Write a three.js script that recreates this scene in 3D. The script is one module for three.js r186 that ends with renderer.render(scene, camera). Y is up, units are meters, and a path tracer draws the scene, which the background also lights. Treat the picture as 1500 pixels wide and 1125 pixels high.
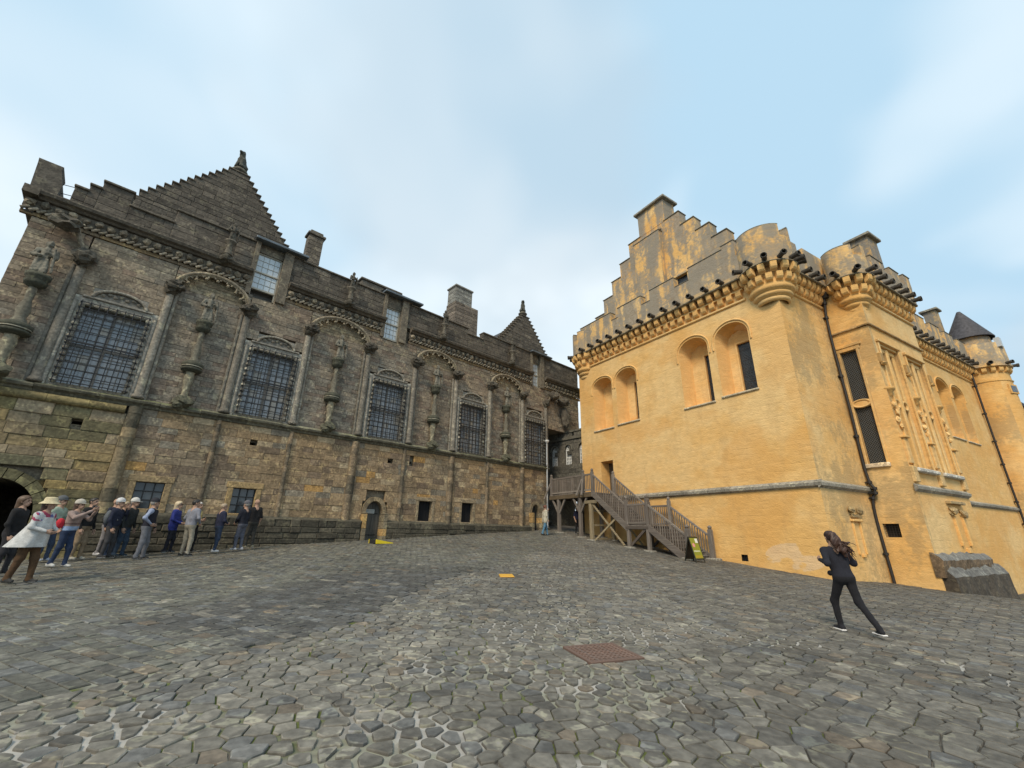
import * as THREE from 'three';
import { mergeGeometries } from 'three/addons/utils/BufferGeometryUtils.js';

// ---------- camera ----------
const EYE = 1.55;
const scene = new THREE.Scene();
const camera = new THREE.PerspectiveCamera(2 * Math.atan(562.5 / 622) * 180 / Math.PI, 4 / 3, 0.1, 1500);
camera.position.set(0, EYE, 0);
camera.rotation.order = 'YXZ';
camera.rotation.set(19.4 * Math.PI / 180, 0, 1.0 * Math.PI / 180);

// ---------- random numbers and noise ----------
function rngOf(seed) { let a = seed >>> 0; return () => { a = (a + 0x6D2B79F5) | 0; let t = Math.imul(a ^ (a >>> 15), 1 | a); t = (t + Math.imul(t ^ (t >>> 7), 61 | t)) ^ t; return ((t ^ (t >>> 14)) >>> 0) / 4294967296; }; }
const R0 = rngOf(7);
function h2(ix, iy, s) { let h = Math.imul(ix, 374761393) + Math.imul(iy, 668265263) + Math.imul(s, 974711); h = Math.imul(h ^ (h >>> 13), 1274126177); return ((h ^ (h >>> 16)) >>> 0) / 4294967296; }
function vnoise(x, y, s = 0, px = 0, py = 0) {
  const ix = Math.floor(x), iy = Math.floor(y), fx = x - ix, fy = y - iy;
  const u = fx * fx * (3 - 2 * fx), v = fy * fy * (3 - 2 * fy);
  const w = (i, p) => p ? ((i % p) + p) % p : i;
  const a = h2(w(ix, px), w(iy, py), s), b = h2(w(ix + 1, px), w(iy, py), s), c = h2(w(ix, px), w(iy + 1, py), s), d = h2(w(ix + 1, px), w(iy + 1, py), s);
  return a + (b - a) * u + (c - a) * v + (a - b - c + d) * u * v;
}
function fbm(x, y, o = 4, s = 0, px = 0, py = 0) { let r = 0, a = .5, t = 0; for (let i = 0; i < o; i++) { r += a * vnoise(x, y, s + i * 17, px, py); t += a; a *= .5; x *= 2; y *= 2; px *= 2; py *= 2; } return r / t; }
const clamp = (x, a = 0, b = 1) => Math.min(b, Math.max(a, x));
const sstep = (a, b, x) => { const t = clamp((x - a) / (b - a)); return t * t * (3 - 2 * t); };
const lerp = (a, b, t) => a + (b - a) * t;
const mixc = (a, b, t) => [lerp(a[0], b[0], t), lerp(a[1], b[1], t), lerp(a[2], b[2], t)];
const mulc = (a, k) => [a[0] * k, a[1] * k, a[2] * k];

// ---------- sky: bright, thinly overcast ----------
const SUN_DIR = new THREE.Vector3(-0.27, 0.70, 0.66).normalize();
{
  const W = 1024, H = 512, d = new Float32Array(W * H * 4);
  for (let j = 0; j < H; j++) for (let i = 0; i < W; i++) {
    const el = ((j + .5) / H - .5) * Math.PI, az = ((i + .5) / W - .5) * 2 * Math.PI;
    const y = Math.sin(el), cx = Math.cos(el) * Math.cos(az), cz = Math.cos(el) * Math.sin(az);
    const yy = Math.max(y, 0) + .32, px = -cx / yy, pz = cz / yy;
    const w1 = fbm(px * .9 + 7.3, pz * .9 + 2.2, 3, 5), n = fbm(px * .8 + w1 * .9 + 3.1, pz * .8 + w1 + 9.7, 5, 11);
    const m = fbm(px * 2.1 + 20, pz * 2.1 + 4, 4, 31);
    let t = sstep(.33, .66, n * .72 + m * .28);
    let c = mixc([.405, .585, .725], [.71, .79, .84], t);
    const wisp = sstep(.48, .70, fbm(px * 2.1 + 1.7, pz * 1.7 + 5.1 + w1, 4, 71)); c = mixc(c, [.80, .86, .89], wisp * .45);
    const gr = sstep(.54, .75, fbm(px * 1.5 + 31, pz * 1.5 + 17, 5, 47)); c = mixc(c, [.45, .55, .63], gr * .5);
    if (y < 0) { const k = sstep(0, .12, -y); c = mixc(c, [.16, .15, .14], k); }
    const o = (j * W + i) * 4; d[o] = c[0]; d[o + 1] = c[1]; d[o + 2] = c[2]; d[o + 3] = 1;
  }
  const t = new THREE.DataTexture(d, W, H, THREE.RGBAFormat, THREE.FloatType);
  t.mapping = THREE.EquirectangularReflectionMapping; t.magFilter = THREE.LinearFilter; t.minFilter = THREE.LinearFilter; t.wrapS = THREE.RepeatWrapping; t.needsUpdate = true;
  scene.background = t; scene.environment = t;
}
const sun = new THREE.DirectionalLight(new THREE.Color().setRGB(1, .84, .64), 2.2);
sun.position.copy(SUN_DIR).multiplyScalar(90).add(new THREE.Vector3(0, 0, -18));
sun.target.position.set(0, 0, -18); scene.add(sun, sun.target);
sun.castShadow = true; sun.shadow.radius = 32; sun.shadow.mapSize.set(2048, 2048);
Object.assign(sun.shadow.camera, { left: -45, right: 45, top: 45, bottom: -45, near: 1, far: 220 });
const renderer = new THREE.WebGLRenderer({ antialias: true });
renderer.toneMapping = THREE.LinearToneMapping; renderer.toneMappingExposure = 1.26;
renderer.shadowMap.enabled = true; renderer.setSize(1024, 768);

// ---------- textures (tile sizes in metres) ----------
function dataTex(W, H, fn, size, srgb = true) {
  const d = new Uint8Array(W * H * 4);
  for (let j = 0; j < H; j++) for (let i = 0; i < W; i++) { const c = fn(i / W, j / H), o = (j * W + i) * 4; for (let k = 0; k < 3; k++) d[o + k] = clamp(Array.isArray(c) ? c[k] : c) * 255; d[o + 3] = 255; }
  const t = new THREE.DataTexture(d, W, H); if (srgb) t.colorSpace = THREE.SRGBColorSpace;
  t.wrapS = t.wrapT = THREE.RepeatWrapping; t.magFilter = THREE.LinearFilter; t.minFilter = THREE.LinearMipmapLinearFilter; t.generateMipmaps = true;
  t.repeat.set(1 / size[0], 1 / size[1]); t.needsUpdate = true; return t;
}
const l2s = x => x <= .0031308 ? x * 12.92 : 1.055 * Math.pow(x, 1 / 2.4) - .055;
const T = {};
T.stone = dataTex(512, 512, (u, v) => {
  const a = fbm(u * 6, v * 6, 5, 1, 6, 6), b = fbm(u * 40, v * 40, 3, 9, 40, 40), c = fbm(u * 14, v * 14, 3, 21, 14, 14);
  let k = .62 + .34 * a + .34 * (b - .5); const li = sstep(.6, .68, c) * sstep(.45, .6, b); k = lerp(k, .45, sstep(.6, .72, a) * .35);
  return [k + li * .15, k + li * .16, k * .98 + li * .12];
}, [2.3, 2.3]);
T.stoneB = dataTex(512, 512, (u, v) => .6 * fbm(u * 24, v * 24, 4, 3, 24, 24) + .4 * fbm(u * 7, v * 7, 3, 5, 7, 7), [1.7, 1.7], false);
T.harlB = dataTex(512, 512, (u, v) => {
  const w = fbm(u * 5, v * 5, 3, 40, 5, 5), row = (v + (w - .5) * .035) * 10, f = row - Math.floor(row);
  const line = 1 - sstep(0, .16, Math.min(f, 1 - f)); return clamp(.55 * fbm(u * 12, v * 24, 4, 33, 12, 24) + .35 * vnoise(u * 90, v * 90, 2, 90, 90) + .18 - line * .2 * sstep(.4, .6, vnoise(u * 9, v * 12, 8, 9, 12)));
}, [3.1, 3.1], false);
T.wood = dataTex(256, 512, (u, v) => { const g = fbm(u * 22 + .6 * fbm(u * 3, v * 3, 2, 4, 3, 3), v * 3, 4, 60, 0, 3), f = fbm(u * 70, v * 8, 2, 66, 70, 8); return .52 + .4 * g + .26 * (f - .5); }, [.45, 1.6]);
T.cloth = dataTex(128, 128, (u, v) => .72 + .2 * fbm(u * 9, v * 9, 3, 70, 9, 9) + .12 * vnoise(u * 64, v * 64, 71, 64, 64), [.4, .4]);
T.slate = dataTex(256, 256, (u, v) => .5 + .4 * fbm(u * 12, v * 12, 4, 80, 12, 12), [1.4, 1.4]);

function mat(o) { const m = new THREE.MeshStandardMaterial(Object.assign({ vertexColors: true, roughness: .92, metalness: 0 }, o)); return m; }
const M = {
  stone: mat({ color: new THREE.Color(2.22, 2.2, 2.14), map: T.stone, bumpMap: T.stoneB, bumpScale: .02 }),
  plain: mat({}),
  iron: mat({ roughness: .55, metalness: .3 }),
  wood: mat({ color: new THREE.Color(1.5, 1.42, 1.3), map: T.wood, bumpMap: T.wood, bumpScale: .006, roughness: .85 }),
  lead: mat({ roughness: .45, metalness: .35, map: T.slate }),
  slate: mat({ map: T.slate, roughness: .7 }),
  glass: mat({ roughness: .07, metalness: .05, vertexColors: true }),
  darkglass: mat({ roughness: .06, metalness: .1, bumpMap: T.stoneB, bumpScale: .03 }),
  cloth: mat({ map: T.cloth, roughness: .95 }),
  skin: mat({ roughness: .6 }),
  hair: mat({ roughness: .5 }),
  paint: mat({ roughness: .4 }),
};

// ---------- geometry helpers: every helper returns a non-indexed geometry with position + normal ----------
const V3 = (x, y, z) => new THREE.Vector3(x, y, z);
function geo(pos, nor) { const g = new THREE.BufferGeometry(); g.setAttribute('position', new THREE.Float32BufferAttribute(pos, 3)); if (nor) g.setAttribute('normal', new THREE.Float32BufferAttribute(nor, 3)); else g.computeVertexNormals(); return g; }
function strip(g) { const r = g.index ? g.toNonIndexed() : g; for (const k of Object.keys(r.attributes)) if (k !== 'position' && k !== 'normal' && k !== 'color') r.deleteAttribute(k); if (!r.attributes.normal) r.computeVertexNormals(); return r; }
function quads(list) { const p = []; for (const [a, b, c, d] of list) { p.push(...a, ...b, ...c); if (d) p.push(...a, ...c, ...d); } return geo(p); }
function box(x0, x1, y0, y1, z0, z1) { const g = new THREE.BoxGeometry(x1 - x0, y1 - y0, z1 - z0); g.translate((x0 + x1) / 2, (y0 + y1) / 2, (z0 + z1) / 2); return strip(g); }
// box with chamfered edges (44 triangles)
function cbox(x0, x1, y0, y1, z0, z1, b = .015) {
  const X = [x0, x1], Y = [y0, y1], Z = [z0, z1], L = [], s = i => i ? -b : b;
  const P = (i, j, k, a) => [X[i] + (a === 0 ? 0 : s(i)), Y[j] + (a === 1 ? 0 : s(j)), Z[k] + (a === 2 ? 0 : s(k))];
  const cen = [(x0 + x1) / 2, (y0 + y1) / 2, (z0 + z1) / 2];
  const add = (...q) => { const [a, b2, c] = q; const n = [(b2[1] - a[1]) * (c[2] - a[2]) - (b2[2] - a[2]) * (c[1] - a[1]), (b2[2] - a[2]) * (c[0] - a[0]) - (b2[0] - a[0]) * (c[2] - a[2]), (b2[0] - a[0]) * (c[1] - a[1]) - (b2[1] - a[1]) * (c[0] - a[0])]; const o = (a[0] - cen[0]) * n[0] + (a[1] - cen[1]) * n[1] + (a[2] - cen[2]) * n[2]; L.push(o < 0 ? q.reverse() : q); };
  for (const i of [0, 1]) { add(P(i, 0, 0, 0), P(i, 1, 0, 0), P(i, 1, 1, 0), P(i, 0, 1, 0)); add(P(0, i, 0, 1), P(1, i, 0, 1), P(1, i, 1, 1), P(0, i, 1, 1)); add(P(0, 0, i, 2), P(1, 0, i, 2), P(1, 1, i, 2), P(0, 1, i, 2)); }
  for (const i of [0, 1]) for (const j of [0, 1]) { add(P(i, j, 0, 0), P(i, j, 1, 0), P(i, j, 1, 1), P(i, j, 0, 1)); add(P(i, 0, j, 0), P(i, 1, j, 0), P(i, 1, j, 2), P(i, 0, j, 2)); add(P(0, i, j, 1), P(1, i, j, 1), P(1, i, j, 2), P(0, i, j, 2)); for (const k of [0, 1]) add(P(i, j, k, 0), P(i, j, k, 1), P(i, j, k, 2)); }
  return quads(L);
}
// facing stone: front face with a worn, uneven arris; back left open (18 triangles)
function stoneG(x0, x1, y0, y1, zb, zf, b, r) {
  const j = () => (r() - .5) * b * .9;
  const o = [[x0, y0], [x1, y0], [x1, y1], [x0, y1]].map(([x, y]) => [x + j() * .5, y + j() * .5]);
  const f = [[x0 + b, y0 + b], [x1 - b, y0 + b], [x1 - b, y1 - b], [x0 + b, y1 - b]].map(([x, y]) => [x + j(), y + j(), zf + j() * .35]);
  const L = [[f[0], f[1], f[2], f[3]]];
  for (let i = 0; i < 4; i++) { const k = (i + 1) % 4, zm = zf - b * .8; const A = [...o[i], zm], B = [...o[k], zm]; L.push([A, B, f[k], f[i]]); L.push([[...o[i], zb], [...o[k], zb], B, A]); }
  return quads(L);
}
const UPV = V3(0, 1, 0);
function cyl(a, b, r0, r1 = r0, seg = 8, cap = true) {
  const A = V3(...a), B = V3(...b), d = B.clone().sub(A), L = d.length(); const g = new THREE.CylinderGeometry(r1, r0, L, seg, 1, !cap);
  g.translate(0, L / 2, 0); g.applyQuaternion(new THREE.Quaternion().setFromUnitVectors(UPV, d.normalize())); g.translate(...a); return strip(g);
}
// square bar between two points; w across, t the other way
function bar(a, b, w, t = w, up = [0, 0, 1]) {
  const A = V3(...a), B = V3(...b), d = B.clone().sub(A), L = d.length(); d.normalize(); let s = V3(...up); if (Math.abs(s.dot(d)) > .95) s = V3(1, 0, 0);
  const x = s.clone().cross(d).normalize(), z = x.clone().cross(d).normalize(); const g = cbox(-w / 2, w / 2, 0, L, -t / 2, t / 2, Math.min(w, t) * .12);
  g.applyMatrix4(new THREE.Matrix4().makeBasis(x, d, z)); g.translate(...a); return g;
}
function lathe(pts, seg = 16, c = [0, 0, 0]) { const g = new THREE.LatheGeometry(pts.map(p => new THREE.Vector2(Math.max(p[0], .0005), p[1])), seg); g.translate(...c); return strip(g); }
function prism(pts, z0, z1, holes = []) { const s = new THREE.Shape(pts.map(p => new THREE.Vector2(...p))); for (const h of holes) s.holes.push(new THREE.Path(h.map(p => new THREE.Vector2(...p)))); const g = new THREE.ExtrudeGeometry(s, { depth: z1 - z0, bevelEnabled: false, curveSegments: 8 }); g.translate(0, 0, z0); return strip(g); }
function tubeG(pts, r, seg = 8, n = 24, closed = false) { const c = new THREE.CatmullRomCurve3(pts.map(p => V3(...p)), closed); return strip(new THREE.TubeGeometry(c, n, r, seg, closed)); }
// lump of carved, weathered stone
function lump(c, rx, ry, rz, seed, rough = .35, det = 2) {
  const g = new THREE.IcosahedronGeometry(1, det), p = g.attributes.position;
  for (let i = 0; i < p.count; i++) { const x = p.getX(i), y = p.getY(i), z = p.getZ(i); const n = fbm(x * 2.2 + seed * 3.1 + 9, y * 2.2 + z * 2.9 + seed * 1.7 + 9, 3, seed); const k = 1 + (n - .5) * 2 * rough; p.setXYZ(i, c[0] + x * k * rx, c[1] + y * k * ry, c[2] + z * k * rz); }
  g.computeVertexNormals(); return strip(g);
}
function loft(a, b) { // two outlines (arrays of [x,y,z]) with the same count, open
  const L = []; for (let i = 0; i + 1 < a.length; i++) L.push([a[i], a[i + 1], b[i + 1], b[i]]); return quads(L);
}
const TM = (x, y, z, ry = 0, s = 1) => new THREE.Matrix4().compose(V3(x, y, z), new THREE.Quaternion().setFromAxisAngle(UPV, ry), V3(s, s, s));
const xf = (g, m) => g.clone().applyMatrix4(m);
function tint(g, c) { // colour for a whole geometry; c is an rgb triple or a function of position
  const p = g.attributes.position, a = new Float32Array(p.count * 3); for (let i = 0; i < p.count; i++) { const k = typeof c === 'function' ? c(p.getX(i), p.getY(i), p.getZ(i)) : c; a[i * 3] = k[0]; a[i * 3 + 1] = k[1]; a[i * 3 + 2] = k[2]; }
  g.setAttribute('color', new THREE.BufferAttribute(a, 3)); return g;
}
function boxUV(g, swap) {
  const p = g.attributes.position, uv = new Float32Array(p.count * 2), a = V3(), b = V3(), c = V3();
  for (let i = 0; i < p.count; i += 3) {
    a.fromBufferAttribute(p, i); b.fromBufferAttribute(p, i + 1); c.fromBufferAttribute(p, i + 2); const n = b.clone().sub(a).cross(c.clone().sub(a)); const ax = Math.abs(n.x), ay = Math.abs(n.y), az = Math.abs(n.z);
    for (let k = 0; k < 3; k++) { const q = [a, b, c][k]; let u, v; if (az >= ax && az >= ay) { u = q.x; v = q.y; } else if (ax >= ay) { u = q.z; v = q.y; } else { u = q.x; v = q.z; } if (swap) [u, v] = [v, u]; uv[(i + k) * 2] = u; uv[(i + k) * 2 + 1] = v; }
  }
  g.setAttribute('uv', new THREE.BufferAttribute(uv, 2)); return g;
}
function fin(gs, col, swap) {
  gs = (Array.isArray(gs) ? gs : [gs]).map(g => { g = strip(g); if (!g.attributes.color) tint(g, col || [1, 1, 1]); return g; });
  return boxUV(gs.length > 1 ? mergeGeometries(gs) : gs[0], swap);
}
const used = new Map();
function numbered(name) { const n = used.get(name) || 0; used.set(name, n + 1); return n ? `${name}_${String(n).padStart(3, '0')}` : name; }
function shadow(o) { o.castShadow = o.receiveShadow = true; return o; }
function part(name, gs, m, parent, col, swap) { const o = shadow(new THREE.Mesh(fin(gs, col, swap), m)); o.name = name; parent.add(o); return o; }
function thing(name, label, category, pos = [0, 0, 0], turn = 0, group) { const o = new THREE.Group(); o.name = numbered(name); o.position.set(...pos); o.rotation.y = turn; o.userData = { label, category }; if (group) o.userData.group = group; scene.add(o); return o; }
function dup(src, pos, turn, label, group) { const o = src.clone(); o.name = numbered(src.name.replace(/_\d{3}$/, '')); o.userData = Object.assign({}, src.userData); if (label) o.userData.label = label; if (group) o.userData.group = group; o.position.set(...pos); o.rotation.y = turn; scene.add(o); return o; }
function sub(name, parent) { const o = new THREE.Group(); o.name = name; parent.add(o); return o; }

// ---------- surface nets: mesh of a distance field on a regular grid ----------
function nets(f, lo, hi, cell) {
  const n = [0, 1, 2].map(i => Math.ceil((hi[i] - lo[i]) / cell) + 1), [nx, ny, nz] = n, v = new Float32Array(nx * ny * nz), id = (i, j, k) => i + nx * (j + ny * k);
  for (let k = 0; k < nz; k++) for (let j = 0; j < ny; j++) for (let i = 0; i < nx; i++) v[id(i, j, k)] = f(lo[0] + i * cell, lo[1] + j * cell, lo[2] + k * cell);
  const vi = new Int32Array(nx * ny * nz).fill(-1), P = [], E = [[0, 1], [0, 2], [0, 4], [1, 3], [1, 5], [2, 3], [2, 6], [3, 7], [4, 5], [4, 6], [5, 7], [6, 7]], g = new Float32Array(8);
  for (let k = 0; k < nz - 1; k++) for (let j = 0; j < ny - 1; j++) for (let i = 0; i < nx - 1; i++) {
    let m = 0; for (let c = 0; c < 8; c++) { g[c] = v[id(i + (c & 1), j + ((c >> 1) & 1), k + (c >> 2))]; if (g[c] < 0) m |= 1 << c; }
    if (m === 0 || m === 255) continue; let x = 0, y = 0, z = 0, q = 0;
    for (const [a, b] of E) { if ((g[a] < 0) === (g[b] < 0)) continue; const t = g[a] / (g[a] - g[b]); x += (a & 1) + t * ((b & 1) - (a & 1)); y += ((a >> 1) & 1) + t * (((b >> 1) & 1) - ((a >> 1) & 1)); z += (a >> 2) + t * ((b >> 2) - (a >> 2)); q++; }
    vi[id(i, j, k)] = P.length / 3; P.push(lo[0] + (i + x / q) * cell, lo[1] + (j + y / q) * cell, lo[2] + (k + z / q) * cell);
  }
  const I = [], qd = (a, b, c, d, fl) => fl ? I.push(a, c, b, a, d, c) : I.push(a, b, c, a, c, d);
  for (let k = 1; k < nz - 1; k++) for (let j = 1; j < ny - 1; j++) for (let i = 1; i < nx - 1; i++) {
    const s = v[id(i, j, k)] < 0;
    if (s !== (v[id(i + 1, j, k)] < 0)) qd(vi[id(i, j - 1, k - 1)], vi[id(i, j, k - 1)], vi[id(i, j, k)], vi[id(i, j - 1, k)], !s);
    if (s !== (v[id(i, j + 1, k)] < 0)) qd(vi[id(i - 1, j, k - 1)], vi[id(i - 1, j, k)], vi[id(i, j, k)], vi[id(i, j, k - 1)], !s);
    if (s !== (v[id(i, j, k + 1)] < 0)) qd(vi[id(i - 1, j - 1, k)], vi[id(i, j - 1, k)], vi[id(i, j, k)], vi[id(i - 1, j, k)], !s);
  }
  const G = new THREE.BufferGeometry(); G.setAttribute('position', new THREE.Float32BufferAttribute(P, 3)); G.setIndex(I); G.computeVertexNormals(); return strip(G);
}
// distance to a tapered capsule
function capD(x, y, z, b) { const dx = x - b[0], dy = y - b[1], dz = z - b[2], t = clamp((dx * b[8] + dy * b[9] + dz * b[10]) * b[11]); const ex = dx - b[8] * t, ey = dy - b[9] * t, ez = dz - b[10] * t; return Math.sqrt(ex * ex + ey * ey + ez * ez) - (b[6] + (b[7] - b[6]) * t); }
function bone(a, b, r0, r1) { const d = [b[0] - a[0], b[1] - a[1], b[2] - a[2]], l = d[0] ** 2 + d[1] ** 2 + d[2] ** 2; return [...a, ...b, r0, r1, ...d, l > 1e-9 ? 1 / l : 0]; }
const smin = (a, b, k) => { const h = Math.max(k - Math.abs(a - b), 0) / k; return Math.min(a, b) - h * h * k * .25; };
// height of the courtyard, relative to the eye (Z counts away from the camera)
function ground(x, Z) {
  x = clamp(x, -24, 27) / 10; Z = clamp(Z, -9, 34) / 10;
  return -1.595 - .1803 * x + .1609 * Z + .0153 * x * x - .1277 * x * Z + .151 * Z * Z - .1246 * x * x * Z + .0238 * x * Z * Z + .0047 * Z ** 3 + .0159 * x ** 3;
}
const gy = (x, z) => ground(x, -z) + EYE;   // same in world coordinates
// =====================================================================
// GROUND: bedding sheet, cobblestones and setts
// =====================================================================
const PAL = { nx: Math.cos(47.1 * Math.PI / 180), nz: -Math.sin(47.1 * Math.PI / 180), D: -20.4 };     // palace wall plane in (X, Z)
const HG = { nx: -Math.cos(33 * Math.PI / 180), nz: -Math.sin(33 * Math.PI / 180), D: -20.52 };          // hall gable plane
const HS = { nx: Math.cos(60.5 * Math.PI / 180), nz: -Math.sin(60.5 * Math.PI / 180) }; HS.D = 12.825 * HS.nx + 17.927 * HS.nz;
const COR = [12.825, 17.927];
function clearOf(x, Z) { // distance outside the buildings
  const a = x * PAL.nx + Z * PAL.nz - PAL.D - .28, g = x * HG.nx + Z * HG.nz - HG.D, s = x * HS.nx + Z * HS.nz - HS.D;
  const sd = (x - COR[0]) * .8704 + (Z - COR[1]) * .4924; const or = sd > 4.3 && sd < 10.8 ? s - 1.7 : s;
  return Math.min(a, Math.max(g, or));
}
const settEdge = Z => { const P = [[0, -5], [4, -3.95], [5.6, -3.4], [7.2, -2.4], [11.6, -1.75], [14, -.6], [22, 2], [40, 6]]; for (let i = 0; i + 1 < P.length; i++) if (Z < P[i + 1][0]) return lerp(P[i][1], P[i + 1][1], (Z - P[i][0]) / (P[i + 1][0] - P[i][0])); return 6; };
const GRATE = { x: 1.235, Z: 6.35, a: .40, w: .79, h: .69 };
function paleMortar(x, Z) { const n = fbm(x * .9 + 40, Z * .9 + 12, 3, 101), m = fbm(x * 2.3, Z * 2.3 + 5, 3, 103); let k = sstep(.6, .66, n * .7 + m * .3);
  const e1 = Math.hypot((x - 1.0) / 1.7, (Z - 7.3) / .75), e2 = Math.hypot((x + .95) / .75, (Z - 3.85) / .55), e3 = Math.hypot((x + 3) / .8, (Z - 4) / .4), e4 = Math.hypot((x - .9) / .9, (Z - 5.2) / .5), e5 = Math.hypot((x - .8) / .4, (Z - 3.7) / .16), e6 = Math.hypot((x + .2) / 1.1, (Z - 5.6) / .5);
  for (const e of [e1, e2, e3, e4, e5, e6]) k = Math.max(k, sstep(1.25, .8, e + (m - .5) * 1.1)); return k * sstep(19, 10, Z); }
function mossy(x, Z) { const m = fbm(x * 1.7 + 3, Z * 1.7 + 9, 4, 107); const e = Math.hypot((x - .6) / 3.4, (Z - 4.9) / 2.1); return sstep(.50, .57, m + .14 * (1 - Math.min(e, 2))); }
const groundMesh = (() => {
  const xs = [], zs = []; const ax = [-600, -300, -150, -80, -50, -38, -30, -26]; for (let x = -24; x <= 27; x += .75) xs.push(x); xs.unshift(...ax); xs.push(30, 38, 50, 80, 150, 300, 600);
  for (let z = -9; z <= 34; z += .75) zs.push(z); zs.unshift(-600, -300, -120, -50, -25, -14); zs.push(40, 50, 80, 150, 300, 600);
  const L = [], p = (x, Z) => [x, ground(x, Z), -Z]; for (let i = 0; i + 1 < xs.length; i++) for (let j = 0; j + 1 < zs.length; j++) L.push([p(xs[i], zs[j]), p(xs[i + 1], zs[j]), p(xs[i + 1], zs[j + 1]), p(xs[i], zs[j + 1])]);
  const S = 44, tex = dataTex(1024, 1024, (u, v) => { // bedding: sand, mortar and moss
    const x = u * S - 20, Z = -(v * S - 40); const g = fbm(x * 5, Z * 5, 3, 110), f = vnoise(x * 31, Z * 31, 111); let c = mulc([.06, .056, .049], .6 + .8 * g);
    c = mixc(c, mulc([.42, .405, .37], .75 + .4 * g), paleMortar(x, Z) * .85); const lf = sstep(.55, .7, fbm(x * .5, Z * .5, 3, 118)); c = mixc(c, [.17, .155, .13], lf * .5); c = mixc(c, mulc([.085, .105, .02], .6 + .9 * f), mossy(x, Z) * (1 - .6 * paleMortar(x, Z))); c = mulc(c, .85 + .3 * f); return c.map(l2s);
  }, [S, S]);
  tex.offset.set(20 / S, 40 / S);
  const g = quads(L), q = g.attributes.position, n = new Float32Array(q.count * 3), uv = new Float32Array(q.count * 2);
  g.computeVertexNormals(); tint(g, [1, 1, 1]); for (let i = 0; i < q.count; i++) { uv[i * 2] = q.getX(i); uv[i * 2 + 1] = q.getZ(i); } g.setAttribute('uv', new THREE.BufferAttribute(uv, 2));
  const o = shadow(new THREE.Mesh(g, mat({ map: tex, bumpMap: T.stoneB, bumpScale: .02, roughness: .97 }))); o.name = 'courtyard_ground'; o.userData.kind = 'structure'; o.position.y = EYE; scene.add(o); return o;
})();
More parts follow.
